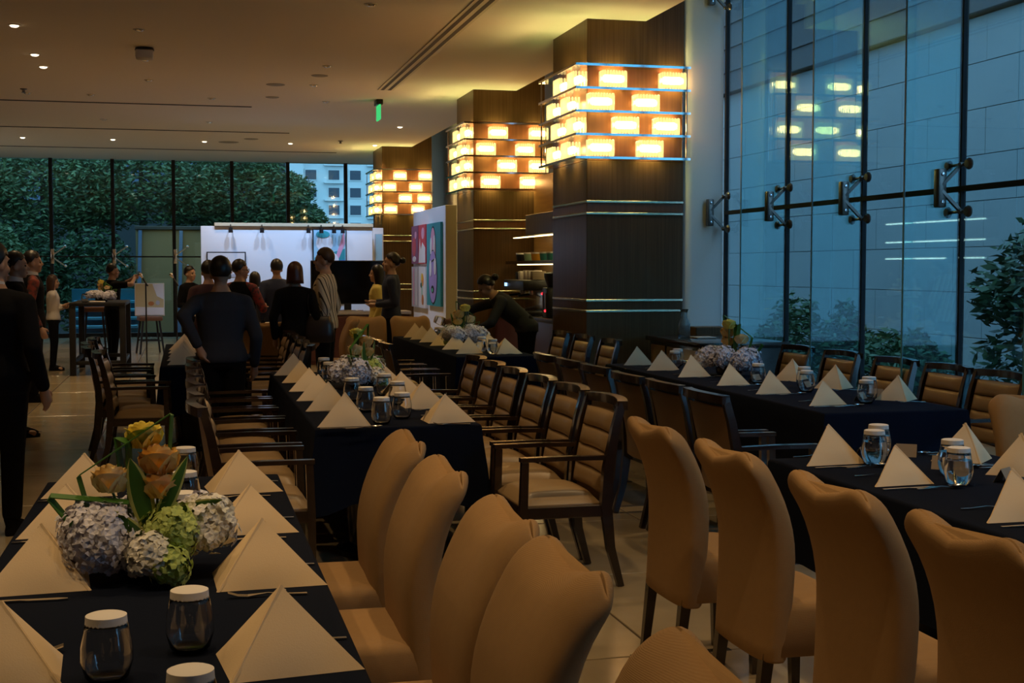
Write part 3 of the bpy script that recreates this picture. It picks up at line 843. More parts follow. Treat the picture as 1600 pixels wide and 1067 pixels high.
# ================================================================== PLACE SETTINGS
def napkin_mesh(kind):
    m = MB()
    if kind == 'mid':
        sp, a, b, ap = Vector((0, -.075, 0)), Vector((-.15, .06, 0)), Vector((.15, .05, 0)), Vector((0, .03, .165))
        tris = [(sp, b, ap), (a, sp, ap)]
    else:
        sp, b, c, ap = Vector((-.135, -.05, 0)), Vector((.14, -.06, 0)), Vector((-.125, .17, 0)), Vector((-.012, .045, .165))
        tris = [(sp, b, ap), (c, sp, ap)]
    cen = Vector((0, .12, .04)); N = 6
    for ti, (p, q, r) in enumerate(tris):
        nrm = (q - p).cross(r - p).normalized()
        if nrm.dot(p - cen) < 0: nrm = -nrm
        for lay in range(2):
            off = -.003 - .009 * lay; sh = 1.0 - .02 * lay; g = (p + q + r) / 3
            P_, Q_, R_ = [g + (k - g) * sh for k in (p, q, r)]
            P_.z = Q_.z = .001
            idx = {}; vs = []
            for s in (0, 1):
                for i in range(N + 1):
                    for j in range(N + 1 - i):
                        w = N - i - j
                        co = (P_ * w + Q_ * i + R_ * j) / N
                        bul = .007 * (w * i * j) / (N / 3) ** 3 + .0015 * math.sin(i * 1.1 + j * .7) * (1 if w * i * j else 0)
                        co = co + nrm * (off + bul - s * .007)
                        co.z = max(co.z, .0005)
                        idx[(s, i, j)] = len(vs); vs.append(co)
            fs = []
            for s in (0, 1):
                for i in range(N):
                    for j in range(N - i):
                        fs.append((idx[s, i, j], idx[s, i + 1, j], idx[s, i, j + 1]))
                        if i + j < N - 1: fs.append((idx[s, i + 1, j], idx[s, i + 1, j + 1], idx[s, i, j + 1]))
            ed = [[(i, 0) for i in range(N + 1)], [(N - j, j) for j in range(N + 1)], [(0, N - j) for j in range(N + 1)]]
            for e in ed:
                for k in range(N):
                    fs.append((idx[(0,) + e[k]], idx[(0,) + e[k + 1]], idx[(1,) + e[k + 1]], idx[(1,) + e[k]]))
            m.add(vs, fs)
    return m.mesh('folded_napkin', 'napkin_cream', 45)
NAP = {k: napkin_mesh(k) for k in ('edge', 'mid')}
def napkin(x, y, kind, label, group, mirror=False, rz=0):
    me = NAP[kind]
    if mirror:
        if 'mir' not in NAP:
            q = NAP['edge'].copy(); q.transform(Matrix.Scale(-1, 4, (1, 0, 0))); q.flip_normals(); NAP['mir'] = q
        me = NAP['mir']
    o = link('folded_napkin', me, None, (x, y, .7605), (0, 0, rz + (.0 if mirror or kind == 'mid' else .10) + rng.uniform(-.07, .07)))
    s = rng.uniform(.95, 1.05); o.scale = (s, s, rng.uniform(.94, 1.04) * s)
    return tag(o, label, 'napkin', group)
def flat(m, pts, w, th=.0035):
    """thin curved piece of cutlery: pts (x,z), widths"""
    rings = [[(x, sy * ww / 2, z + sz * th / 2) for sy, sz in ((-1, -1), (1, -1), (1, 1), (-1, 1))] for (x, z), ww in zip(pts, w)]
    return m.loft(rings)
m = MB(); flat(m, [(.10, .003), (.06, .004), (0, .009), (-.03, .006), (-.05, .004)], [.013, .010, .006, .014, .024])
for k in range(4): m.bar([(-.049, -.0095 + .0063 * k, .004), (-.075, -.0095 + .0063 * k, .006), (-.10, -.0088 + .0058 * k, .014)], .0036, .003, (0, 1, 0))
FORK = m.mesh('fork', 'steel', 60)
m = MB(); flat(m, [(.11, .003), (.03, .004), (.0, .004), (-.02, .003), (-.09, .003), (-.115, .003)], [.013, .014, .011, .018, .019, .006])
KNIFE = m.mesh('knife', 'steel', 60)
m = MB(); flat(m, [(.10, .003), (.05, .004), (0, .010), (-.035, .007)], [.013, .010, .006, .007])
rg = []
for i in range(7):
    t = i / 6; x = -.033 - .062 * t; w = .019 * math.sin(PI * min(1, .12 + t * .86)) ** .6 + .001
    rg.append([(x, w * math.cos(a), .012 - .009 * math.sin(PI * t) * (1 - math.cos(a) ** 2) + (.0018 if k else 0)) for k in (0, 1) for a in ([PI * j / 6 for j in range(7)] if not k else [PI - PI * j / 6 for j in range(7)])])
m.loft(rg)
SPOON = m.mesh('spoon', 'steel', 70)
def cutlery(me, nm, x, y, flip, label, group):
    return tag(link(nm, me, None, (x, y, .7605), (0, 0, (PI if flip else 0) + rng.uniform(-.05, .05))), label, nm, group)
cap_prof = [(0, .139), (.036, .139), (.041, .137), (.0425, .118), (.0415, .118), (.0395, .134), (0, .134)]
glass_prof = [(0, .001), (.033, .001), (.044, .012), (.0525, .045), (.0515, .075), (.045, .11), (.0392, .133), (.0377, .133), (.0435, .11), (.05, .075), (.0508, .046), (.042, .014), (.03, .007), (0, .007)]
GL = MB().lathe(glass_prof, 28).mesh('tumbler_body', 'tumbler_glass', 180)
CAPM = MB().lathe(cap_prof, 24).mesh('paper_cap', 'paper_white', 40)
WAT = MB().lathe([(0, .0062), (.0305, .0062), (.0428, .0138), (.0515, .046), (.0507, .075), (.0468, .0925), (0, .0925)], 28).mesh('water', 'water', 60)
def tumbler(x, y, water, label, group, s=1.0):
    t = thing('stemless_glass', label, 'glass', (x, y, .7603), rng.uniform(0, 6), group)
    t.scale = (s, s, s)
    link('glass_body', GL, t); link('paper_cap', CAPM, t)
    if water: link('water', WAT, t)
    return t
m = MB(); m.loft([[(-.045, -.03, 0), (.045, -.03, 0), (.045, 0, .055), (-.045, 0, .055)], [(-.045, -.029, 0), (.045, -.029, 0), (.045, .0, .0535), (-.045, 0, .0535)]])
m.loft([[(-.045, .03, 0), (.045, .03, 0), (.045, 0, .055), (-.045, 0, .055)], [(-.045, .029, 0), (.045, .029, 0), (.045, .0, .0535), (-.045, 0, .0535)]])
CARD = m.mesh('place_card', 'card_tan', 0)
def card(x, y, rz, label):
    return tag(link('place_card', CARD, None, (x, y, .7604), (0, 0, rz)), label, 'place card', 'tan place cards')

TAB = {'T1': 'the orange rose table', 'T2': 'the central table', 'T3': 'the window table', 'T4': 'the bar table', 'T5': 'the water glass table', 'T0': 'the far aisle table'}
SET = {
 'T1': ([2.02, 2.84, 3.64, 4.40, 5.14], -.385, [2.02, 2.78, 3.56, 4.29, 5.08], .205),
 'T2': ([7.10, 7.93, 8.56, 9.22, 9.93, 10.63], .815, [7.14, 7.88, 8.68, 9.5, 10.3], 1.395),
 'T3': ([7.5, 8.28, 8.96, 9.72, 10.4, 11.02], 3.83, [7.62, 8.47, 9.15, 10.2, 10.94], 4.42),
 'T4': ([12.9, 13.6, 14.3, 15.0, 15.6, 16.1], 2.72, [12.75, 13.5, 14.3, 15.1], 3.08),
 'T5': ([3.06, 3.90, 4.66, 5.22], 2.70, [3.9, 4.72, 5.12], 3.31),
 'T0': ([12.0, 12.55, 13.1, 13.65, 14.2], -.03, [], .3),
}
SIDE = {'T1': ('aisle side', 'chair side'), 'T2': ('aisle side', 'window side'), 'T3': ('inner side', 'glass wall side'), 'T4': ('aisle side', 'column side'), 'T5': ('chair side', 'window side'), 'T0': ('aisle side', 'inner side')}
for k, (ya, xa, yb, xb) in SET.items():
    for side, (ys, x) in enumerate(((ya, xa), (yb, xb))):
        for i, y in enumerate(ys):
            w = '%s from near end, %s of %s' % (ORD[i], SIDE[k][side], TAB[k])
            mid = (k == 'T3' and side == 1) or (k == 'T5' and side == 1)
            napkin(x, y, 'mid' if mid else 'edge', 'cream peaked napkin, ' + w, 'cream napkins on ' + TAB[k], mirror=(side == 0))
            sx = -1 if side == 0 else 1
            if k == 'T0': continue
            cutlery(FORK, 'fork', x + (.015 if side == 0 else -.01), y + (.19 if side == 0 else -.135), side == 0, 'steel fork, ' + w, 'forks on ' + TAB[k])
            cutlery(KNIFE, 'knife', x + sx * .03, y + (-.125 if side == 0 else .205), side == 0, 'steel knife, ' + w, 'knives on ' + TAB[k])
            if k in ('T3', 'T5', 'T2'):
                cutlery(SPOON, 'spoon', x + (.09 if side == 0 else -.02), y + (-.155 if side == 0 else .235), side == 0, 'steel spoon, ' + w, 'spoons on ' + TAB[k])
def glasses(k, pts, water):
    g = 'capped glasses on ' + TAB[k]
    for i, (x, y) in enumerate(pts):
        tumbler(x, y, water, ('water-filled' if water else 'empty') + ' capped stemless glass on %s, %s from near end' % (TAB[k], ORD[i]), g, 1.06 if k != 'T1' else 1.0)
glasses('T1', [(.0, 2.37), (-.165, 2.79), (-.0, 2.97), (-.015, 4.28), (-.01, 4.72), (-.01, 5.36)], False)
glasses('T2', [(1.02, 7.12), (1.17, 7.36), (1.02, 7.76), (1.26, 8.10), (1.02, 8.42), (1.27, 8.72), (1.03, 9.9), (1.04, 10.4), (1.25, 10.55)], False)
glasses('T3', [(4.11, 7.5), (4.25, 7.72), (4.1, 8.3), (4.24, 8.62), (4.06, 9.0), (4.0, 10.55), (4.12, 10.8)], False)
glasses('T5', [(2.92, 3.7), (2.91, 4.58), (3.02, 4.80), (2.87, 5.16), (2.99, 5.34)], True)
glasses('T4', [(2.93, 12.75), (2.92, 13.2), (2.9, 14.5), (2.88, 15.2), (2.9, 15.5)], True)
for i, (x, y, r, w) in enumerate(((2.89, 5.31, .9, 'beside the farther water glass pair at the water glass table'), (3.08, 4.96, -.7, 'beside the water glasses in the middle of the water glass table'), (3.13, 4.6, .6, 'between two water glasses and the window side napkin'), (3.13, 5.34, -.6, 'at the far end of the water glass table'), (4.16, 7.66, .7, 'on the window table by its first napkin'), (4.38, 7.86, -.7, 'on the window table by the glass wall side napkin'), (4.2, 8.5, .6, 'on the window table by its second glass pair'), (4.1, 9.14, .5, 'on the window table before the flowers'), (1.31, 7.2, -1.0, 'at the near end of the central table'), (2.98, 13.0, .5, 'on the coffee bar table beside a glass'))):
    card(x, y, r, 'tan folded place card ' + w)

# ================================================================== FLOWERS
def floret_head(c, r, n, seed, sz=.0175):
    g = random.Random(seed); m = MB(); n = int(n * 1.7)
    for i in range(n):
        z = 1 - 1.75 * (i + .5) / n; a = i * 2.39996
        d = Vector((math.sqrt(max(0, 1 - z * z)) * math.cos(a), math.sqrt(max(0, 1 - z * z)) * math.sin(a), z))
        p = Vector(c) + d * r * g.uniform(.78, 1.12)
        d = (d + Vector((g.uniform(-.4, .4), g.uniform(-.4, .4), g.uniform(-.3, .4)))).normalized()
        u = d.orthogonal().normalized(); v = d.cross(u); a0 = g.uniform(0, 2)
        for q in range(4):
            e = u * math.cos(a0 + q * PI / 2) + v * math.sin(a0 + q * PI / 2); f = d.cross(e); s = sz * g.uniform(.85, 1.15)
            m.add([p, p + e * s * .45 - f * s * .46 + d * .004, p + e * s * .95 - f * s * .28 + d * g.uniform(-.002, .006), p + e * s * .95 + f * s * .28 + d * g.uniform(-.002, .006), p + e * s * .45 + f * s * .46 + d * .004], [(0, 1, 2, 3, 4)])
    m.ball(c, r * .8, 12, 8)
    return m
def rose(m, c, r, seed):
    g = random.Random(seed); c = Vector(c)
    for lay, (k, n, op) in enumerate(((.45, 3, .05), (.75, 4, .35), (1.0, 5, .75), (1.12, 5, 1.15))):
        for q in range(n):
            a = 2 * PI * q / n + lay * .7 + g.uniform(-.15, .15); e = Vector((math.cos(a), math.sin(a), 0)); f = Vector((-math.sin(a), math.cos(a), 0))
            vs = []
            for i in range(4):
                t = i / 3
                for j in range(5):
                    s = -1 + j / 2; w = r * k * 1.0 * math.sin(PI * (.22 + t * .62)) ** .8
                    out_ = r * k * (.35 + .5 * math.sin(t * PI * .5) + .25 * op * t * t) - .25 * r * k * s * s
                    vs.append(c + e * out_ + f * s * w + Vector((0, 0, r * (-.8 + 1.75 * t - .35 * op * t * t - .12 * s * s * t))))
            m.add(vs, [(i * 5 + j, i * 5 + j + 1, (i + 1) * 5 + j + 1, (i + 1) * 5 + j) for i in range(3) for j in range(4)])
    m.ball(c, (r * .5, r * .5, r * .75), 10, 8)
    return m
def leaf(t, base, tip, w, bow, nm='leaf'):
    base, tip = Vector(base), Vector(tip); d = tip - base
    s = d.cross(Vector((0, 1, .15))).normalized(); n = s.cross(d).normalized(); vs = []; N = 9
    for i in range(N + 1):
        k = i / N; c = base + d * k + n * bow * math.sin(PI * k); ww = w * (math.sin(PI * min(1, .08 + .92 * k)) ** .8) + .0008
        for j in (-1, -.68, 0, .68, 1): vs.append(c + s * ww * j - n * .25 * ww * (1 - abs(j)))
    fs = [(i * 5 + j, i * 5 + j + 1, (i + 1) * 5 + j + 1, (i + 1) * 5 + j) for i in range(N) for j in range(4)]
    m = MB().add(vs, fs); me = m.mesh(nm, ['leaf_green', 'leaf_edge'], 180)
    for i, p in enumerate(me.polygons): p.material_index = 1 if (i % 4) in (0, 3) else 0
    return link(nm, me, t)
def blade(t, pts, w):
    return MB().bar(pts, w, .003, (.35, .8, .2)).obj('grass_blade', 'blade_green', t)
def centrepiece():
    t = thing('flower_centrepiece', '', 'flowers')
    MB().lathe([(0, 0), (.075, 0), (.095, .02), (.10, .06), (.085, .085), (.075, .085), (.085, .06), (0, .03)], 24).obj('vase', 'vase_black', t)
    for c, r, n, mm in (((-.135, -.03, .115), .105, 120, 'petal_lilac'), ((-.16, .08, .12), .08, 70, 'petal_lilac'), ((.0, -.12, .085), .062, 50, 'petal_white'), ((.055, -.045, .135), .075, 70, 'petal_green'), ((.15, .0, .135), .082, 80, 'petal_white'), ((.135, .09, .13), .08, 70, 'petal_lilac'), ((-.02, .10, .14), .085, 70, 'petal_lilac'), ((.05, -.135, .055), .05, 40, 'petal_green')):
        o = floret_head(c, r, n, int(r * 1e4)).obj('hydrangea_head', mm, t, smooth=0)
    for c, r, mm in (((-.10, -.01, .275), .043, 'rose_peach'), ((.025, -.02, .325), .045, 'rose_orange'), ((.03, -.03, .255), .04, 'rose_orange'), ((-.015, .03, .385), .042, 'rose_yellow')):
        f = rose(MB(), c, r, int(c[2] * 999)).obj('rose', mm, t, smooth=60)
        MB().tube([(c[0] * .4, c[1] * .4, .09), (c[0], c[1], c[2] - .03)], .004, 6).obj('stem', 'blade_green', f)
    leaf(t, (0, -.04, .13), (-.05, -.05, .335), .032, .01); leaf(t, (.01, -.04, .14), (.10, -.05, .335), .02, -.012)
    leaf(t, (.02, -.05, .16), (.19, -.06, .215), .018, .02); leaf(t, (-.01, -.06, .12), (-.09, -.08, .20), .018, -.015); leaf(t, (.0, -.07, .10), (.03, -.09, .19), .022, .0)
    blade(t, [(.035, -.02, .1), (.06, -.02, .444), (.056, -.02, .448), (-.18, -.02, .29), (-.183, -.02, .285), (-.14, -.02, .12)], .020)
    blade(t, [(-.165, -.04, .11), (-.255, -.05, .236), (-.252, -.05, .242), (-.055, -.04, .215)], .026)
    blade(t, [(-.05, .0, .14), (-.055, .0, .37), (-.06, .0, .375), (-.085, .0, .385), (-.075, .0, .30)], .034)
    return t
CP = centrepiece()
CP.location = (-.10, 3.72, .7603)
tag(CP, 'hydrangea and orange rose centrepiece with bent grass blades, largest of all', 'flowers', 'hydrangea centrepieces')
for (x, y, rz, s, lb) in ((1.2, 9.35, .9, 1.0, 'hydrangea and rose centrepiece with triangular grass blade on the central table'), (4.15, 9.75, 2.2, 1.05, 'hydrangea and rose centrepiece on the table along the big windows'), (2.85, 13.85, 3.6, 1.1, 'yellowish flower centrepiece before the bending waitress'), (.27, 14.7, 1.4, .7, 'flower centrepiece on the table beyond the man in grey shirt')):
    o = dup(CP, (x, y, .7603), rz, lb); o.scale = (s, s, s)

# ================================================================== GALLERY, BAR, BACK OF ROOM
g = tag(thing('art_wall', 'wide white lit display wall for paintings at the back of the room', 'partition', (1.82, 24.5, 0)))
MB().rbox(-1.54, 1.54, 0, .14, 0, 2.36, .004, 1).obj('board', 'gallery_white', g, smooth=0)
MB().rbox(-1.3, 1.55, -.05, .16, 2.36, 2.42, .004, 1).obj('top_rail', 'panel_edge', g, smooth=0)
for i, x in enumerate((.80, 1.35, 2.18, 2.41, 2.64, 2.80)):
    t = thing('track_spotlight', 'small black spotlight over the white art wall, %s along it' % ORD[i], 'spotlight', (x, 24.36, 2.36), 0, 'spotlights over the white art wall')
    MB().tube([(0, .12, .02), (0, 0, .02), (0, 0, -.04)], .01, 6).obj('arm', 'black_plastic', t)
    MB().lathe([(0, 0), (.035, 0), (.04, -.09), (.03, -.09), (0, -.08)], 12, (0, 0, -.03)).obj('head', 'black_plastic', t)
for x in (.5, 1.2, 1.9, 2.6, 3.1): lamp('SPOT', (x, 23.5, 3.7), POWER_GALLERY, COOL, .06, (x, 24.5, 1.5), 75, .8)
p = tag(thing('side_art_panel', 'white painted display panel standing edge on beside the columns', 'partition', (3.6, 20.02, 0)))
MB().rbox(0, .16, -1.37, 1.37, 0, 2.5, .004, 1).obj('board', 'gallery_white', p, smooth=0)
MB().rbox(.0, .16, -1.385, -1.37, 0, 2.5, .003, 1).obj('edge_board', 'panel_edge', p, smooth=0)
for y in (19.2, 20.6): lamp('SPOT', (2.3, y, 3.75), POWER_GALLERY * .8, COOL, .06, (3.6, y, 1.4), 70, .8)
def disc(m, cx, cy, rx, ry, y0, n=20):
    m.loft([[(cx + rx * math.cos(2 * PI * i / n), y, cy + ry * math.sin(2 * PI * i / n)) for i in range(n)] for y in (y0, y0 + .006)])
    return m
def picture(name, label, loc, rz, w, h, frame, base, shapes, fw=.02):
    t = thing(name, label, 'painting', loc, rz)
    MB().rbox(-w / 2, w / 2, -.035, 0, -h / 2, h / 2, .004, 1).obj('frame', frame, t, smooth=0)
    MB().box(-w / 2 + fw, w / 2 - fw, -.038, -.03, -h / 2 + fw, h / 2 - fw).obj('canvas', base, t, smooth=0)
    for i, (kind, a, mm) in enumerate(shapes):
        q = MB(); y0 = -.041 - .0012 * i
        if kind == 'disc': disc(q, a[0] * w / 2, a[1] * h / 2, a[2] * w / 2, a[3] * h / 2, y0)
        else: q.loft([[(x * w / 2, y, z * h / 2) for x, z in a] for y in (y0, y0 + .006)])
        q.obj('painted_shape', mm, t, smooth=0)
    return t
for nmx, c in (('paint_teal', (.03, .30, .34)), ('paint_pink', (.75, .36, .52)), ('paint_lilac', (.40, .30, .66)), ('paint_red', (.62, .05, .07)), ('paint_plum', (.26, .07, .16)), ('paint_white', (.8, .8, .82)), ('paint_sky', (.35, .6, .75)), ('paint_orange', (.85, .3, .05)), ('paint_yellow', (.85, .65, .05)), ('paint_black', (.01, .01, .012)), ('paint_green', (.1, .5, .3)), ('paint_grey', (.5, .5, .55)), ('paint_blue', (.06, .15, .55)), ('paint_warm', (.62, .5, .26)), ('paint_rust', (.55, .2, .05))):
    mat(nmx, c, .6)
picture('framed_drawing', 'thin framed white drawing with a small dark triangle on the art wall', (.72, 24.495, 1.55), 0, .69, .7, 'frame_black', 'paint_white', [('poly', [(-.25, -.1), (.3, -.1), (.05, .75)], 'paint_rust'), ('poly', [(-.7, -.1), (-.66, -.1), (-.66, .6), (-.7, .6)], 'paint_grey'), ('poly', [(-.8, -.3), (.8, -.3), (.8, -.14), (-.8, -.14)], 'paint_grey')])
picture('teal_painting', 'tall teal and white abstract painting on the art wall', (2.57, 24.495, 1.67), 0, .62, 1.3, 'frame_black', 'paint_sky', [('poly', [(-.9, -.1), (.9, .1), (.9, .45), (-.9, .2)], 'paint_teal'), ('disc', (-.3, .6, .5, .25), 'paint_white'), ('poly', [(.85, .95), (.4, .3), (.05, -.1), (.2, -.15), (.6, .25), (.9, .6)], 'paint_pink'), ('disc', (.1, .05, .45, .3), 'paint_white'), ('poly', [(-.9, -.35), (.9, -.25), (.9, -.5), (-.9, -.6)], 'paint_orange'), ('poly', [(-.9, -.6), (.9, -.5), (.9, -.9), (-.9, -.9)], 'paint_white'), ('disc', (.3, -.7, .35, .12), 'paint_blue'), ('disc', (-.4, .85, .4, .1), 'paint_teal'), ('poly', [(.4, .0), (.9, -.02), (.9, .14), (.5, .12)], 'paint_blue')])
R = -PI / 2
picture('plum_painting', 'small plum and red abstract painting, upper one at the far edge of the side panel', (3.597, 21.02, 1.975), R, .62, .60, 'paint_plum', 'paint_plum', [('disc', (-.2, -.1, .55, .5), 'paint_red'), ('disc', (.3, .5, .3, .2), 'paint_pink'), ('disc', (-.1, -.75, .5, .15), 'paint_white')], .0)
picture('red_painting', 'small red and white abstract painting, upper one beside the tall teal painting', (3.597, 20.36, 1.975), R, .62, .60, 'paint_red', 'paint_red', [('poly', [(-.95, -.95), (.95, -.95), (.95, -.2), (.1, .1), (-.3, -.3), (-.6, .3)], 'paint_white'), ('disc', (.3, .55, .4, .3), 'paint_pink')], .0)
picture('pale_painting', 'pale grey striped painting, lower one at the far edge of the side panel', (3.597, 21.02, 1.31), R, .62, .64, 'paint_grey', 'paint_grey', [('poly', [(-.5, -.9), (-.2, -.9), (-.2, .9), (-.5, .9)], 'paint_pink'), ('poly', [(.3, -.9), (.5, -.9), (.5, .9), (.3, .9)], 'paint_white')], .0)
picture('flower_painting', 'white painting with red and yellow splashes, lower one beside the tall teal painting', (3.597, 20.36, 1.31), R, .62, .64, 'paint_white', 'paint_white', [('disc', (.1, .35, .35, .3), 'paint_orange'), ('disc', (0, .5, .2, .18), 'paint_yellow'), ('poly', [(-.1, .3), (.0, .3), (.1, -.8), (.0, -.8)], 'paint_green'), ('disc', (.2, -.6, .25, .25), 'paint_rust'), ('disc', (-.2, .1, .15, .12), 'paint_black')], .0)
picture('tall_painting', 'tall teal painting with a rounded pink and lilac form', (3.597, 19.38, 1.66), R, 1.12, 1.22, 'paint_teal', 'paint_teal', [('disc', (-.05, .35, .42, .58), 'paint_black'), ('disc', (-.05, .35, .38, .54), 'paint_pink'), ('disc', (-.05, -.3, .62, .66), 'paint_black'), ('disc', (-.05, -.3, .58, .63), 'paint_lilac'), ('disc', (-.3, .45, .13, .2), 'paint_white'), ('disc', (.18, .5, .13, .2), 'paint_white'), ('poly', [(-.2, .05), (.15, .1), (.15, .14), (-.2, .09)], 'paint_black'), ('disc', (-.35, -.1, .15, .2), 'paint_white'), ('disc', (.3, -.05, .15, .2), 'paint_white'), ('disc', (-.05, -.6, .18, .09), 'paint_black'), ('disc', (-.05, -.62, .12, .05), 'paint_green')], .0)
tag(MB().rbox(3.42, 3.62, 24.9, 25.0, 0, 2.36, .004, 1).obj('display_board', 'gallery_white', smooth=0), 'narrow white display board tucked beside the column behind the television', 'partition')
picture('narrow_painting', 'narrow pale blue painting tucked beside the column behind the television', (3.53, 24.895, 1.9), 0, .14, .7, 'paint_grey', 'paint_sky', [('poly', [(-.9, -.9), (.9, -.9), (.9, -.5), (-.9, -.6)], 'paint_blue')], .01)

t = thing('television', 'large black flat television on the low sideboard by the art wall', 'television', (2.66, 22.5, .885))
MB().rbox(-.62, .62, -.03, .03, .115, .85, .01).obj('bezel', 'black_plastic', t)
MB().box(-.60, .60, -.034, -.0295, .135, .835).obj('screen', 'screen_black', t, smooth=0)
MB().bar([(0, 0, 0.02), (0, 0, .13)], .12, .03).obj('neck', 'black_plastic', t)
MB().rbox(-.25, .25, -.12, .12, 0, .02, .006).obj('base', 'chrome', t)
t = thing('low_sideboard', 'dark red low sideboard with a pale top under the television', 'sideboard', (2.7, 22.5, 0))
MB().rbox(-.98, .98, -.26, .26, 0, .82, .006).obj('body', 'counter_maroon', t)
MB().rbox(-1.0, 1.0, -.28, .28, .83, .885, .008).obj('top', 'marble_pale', t)
for x in (-.64, 0, .64): MB().rbox(x - .3, x + .3, -.275, -.262, .06, .78, .004, 1).obj('door', 'counter_maroon', t)

# coffee bar between the first two columns
t = thing('bar_niche', 'warm wood bar alcove with lit shelves between the two columns', 'shelving', (4.66, 16.5, 0))
MB().box(.20, .30, -2.0, 2.0, 0, 2.9).obj('back_panel', 'bar_wood', t, smooth=0)
MB().rbox(-.31, .19, -2.0, .5, 2.04, 2.30, .006, 1).obj('soffit', 'column_veneer', t, smooth=0)
MB().rbox(-.22, .19, -2.0, 2.0, 1.66, 1.705, .004, 1).obj('shelf', 'dark_wood', t, smooth=0)
MB().rbox(-.02, .19, -2.0, 1.1, 1.46, 1.49, .004, 1).obj('shelf', 'dark_wood', t, smooth=0)
for x0, y0, y1, z in ((-.13, -1.75, 1.9, 2.025), (-.11, -1.75, 1.75, 1.648), (.04, -1.75, .35, 1.448)):
    MB().rbox(x0, x0 + .05, y0, y1, z, z + .012, .003, 1).obj('light_strip', 'shelf_glow', t, smooth=0)
t = thing('bar_counter', 'dark bar counter under the coffee machine', 'counter', (4.56, 16.5, 0))
MB().rbox(-.28, .285, -1.95, 1.98, 0, .94, .006).obj('body', 'counter_maroon', t)
MB().rbox(-.32, .29, -1.97, 1.99, .94, .99, .006).obj('top', 'black_plastic', t)
for i, (y, mm, lb) in enumerate(((16.35, 'black_plastic', 'black'), (15.95, 'cup_mint', 'mint green'), (15.6, 'cup_orange', 'orange'), (15.2, 'cup_teal', 'teal'), (14.9, 'cup_teal', 'second teal'))):
    q = thing('coffee_tin', '%s round tin on the lit bar shelf' % lb, 'tin', (4.55, y * K, 1.7055), 0, 'tins on the lit bar shelf')
    MB().lathe([(0, 0), (.07, 0), (.08, .09), (.075, .095), (0, .09)], 18).obj('body', mm, q)
    MB().lathe([(0, .09), (.083, .09), (.083, .11), (0, .112)], 18).obj('lid', 'paper_white', q)
t = thing('coffee_machine', 'dark espresso machine with a small blue lit display on the bar counter', 'coffee machine', (4.46, 17.15, .9905))
t.scale = (1.1, 1.1, 1.1)
MB().rbox(-.22, .24, -.5, .5, .30, .42, .02).obj('top_housing', 'black_plastic', t)
MB().rbox(.05, .24, -.48, .48, .06, .30, .01).obj('body', 'steel', t)
MB().rbox(-.22, .24, -.5, .5, 0, .06, .015).obj('drip_tray', 'black_plastic', t)
for y in (-.25, .2):
    h = MB().lathe([(0, 0), (.035, 0), (.035, .05), (0, .05)], 14, (-.05, y, .24)).obj('group_head', 'chrome', t)
    MB().tube([(-.05, y, .25), (-.22, y, .23)], .014, 8).obj('handle', 'black_plastic', h)
MB().box(-.224, -.219, .3, .42, .34, .38).obj('display', 'blue_led', t, smooth=0)
for i, (y, w, h, mm, lb) in enumerate(((15.95, .10, .10, 'black_plastic', 'black box'), (15.8, .10, .11, 'paper_white', 'black and white box'), (15.55, .13, .12, 'paper_white', 'white box'), (15.38, .13, .12, 'paper_white', 'wide white box'), (15.2, .12, .11, 'card_tan', 'tan box'))):
    tag(MB().rbox(4.36, 4.54, y * K - w / 2, y * K + w / 2, 1.4535, 1.4535 + h, .006).obj('small_box', mm), '%s lying on top of the coffee machine, %s in the row' % (lb, ORD[i]), 'box', 'boxes on the coffee machine')
t = thing('coffee_grinder', 'tall black grinder with red lights on the bar counter', 'grinder', (4.42, 15.9, .9905))
t.scale = (1.1, 1.1, 1.1)
MB().rbox(-.1, .12, -.1, .1, 0, .34, .015).obj('body', 'black_plastic', t)
MB().lathe([(0, .34), (.06, .34), (.10, .46), (.10, .50), (0, .52)], 18).obj('hopper', 'black_plastic', t)
for y, z in ((.07, .27), (-.05, .08)): MB().ball((-.104, y, z), .014, 10, 8).obj('red_light', 'red_led', t)
for y in (.05, -.07): MB().rbox(-.108, -.1, y - .006, y + .006, .1, .28, .002, 1).obj('gold_strip', 'brushed_band', t)

# sideboard against the first column
t = thing('serving_sideboard', 'dark wood sideboard with tan and white panels between column and big windows', 'sideboard', (4.98, 12.2, 0))
MB().rbox(-.40, .44, -.80, .58, 0, .875, .006).obj('body', 'dark_wood', t)
MB().rbox(-.44, .46, -.85, .62, .876, .92, .006).obj('top', 'dark_wood', t)
for y in (.33, -.12): MB().rbox(-.412, -.401, y - .2, y + .2, .35, .84, .006).obj('door', 'leather_tan', t)
MB().rbox(-.412, -.401, -.76, -.36, .25, .84, .006).obj('door', 'gallery_white', t)
t = thing('water_carafe', 'frosted glass carafe standing on the sideboard by the column', 'carafe', (4.70, 12.15, .9205))
MB().lathe([(0, 0), (.055, 0), (.06, .02), (.06, .14), (.05, .17), (.032, .20), (.03, .25), (.042, .285), (.038, .285), (.026, .25), (.028, .2), (.046, .168), (.055, .14), (.055, .02), (0, .008)], 24).obj('carafe_body', 'frosted', t, smooth=180)
tag(MB().rbox(4.80, 5.0, 12.05, 12.25, .9205, .935, .005).obj('serving_tray', 'marble_pale'), 'small pale tray beside the frosted carafe', 'tray')

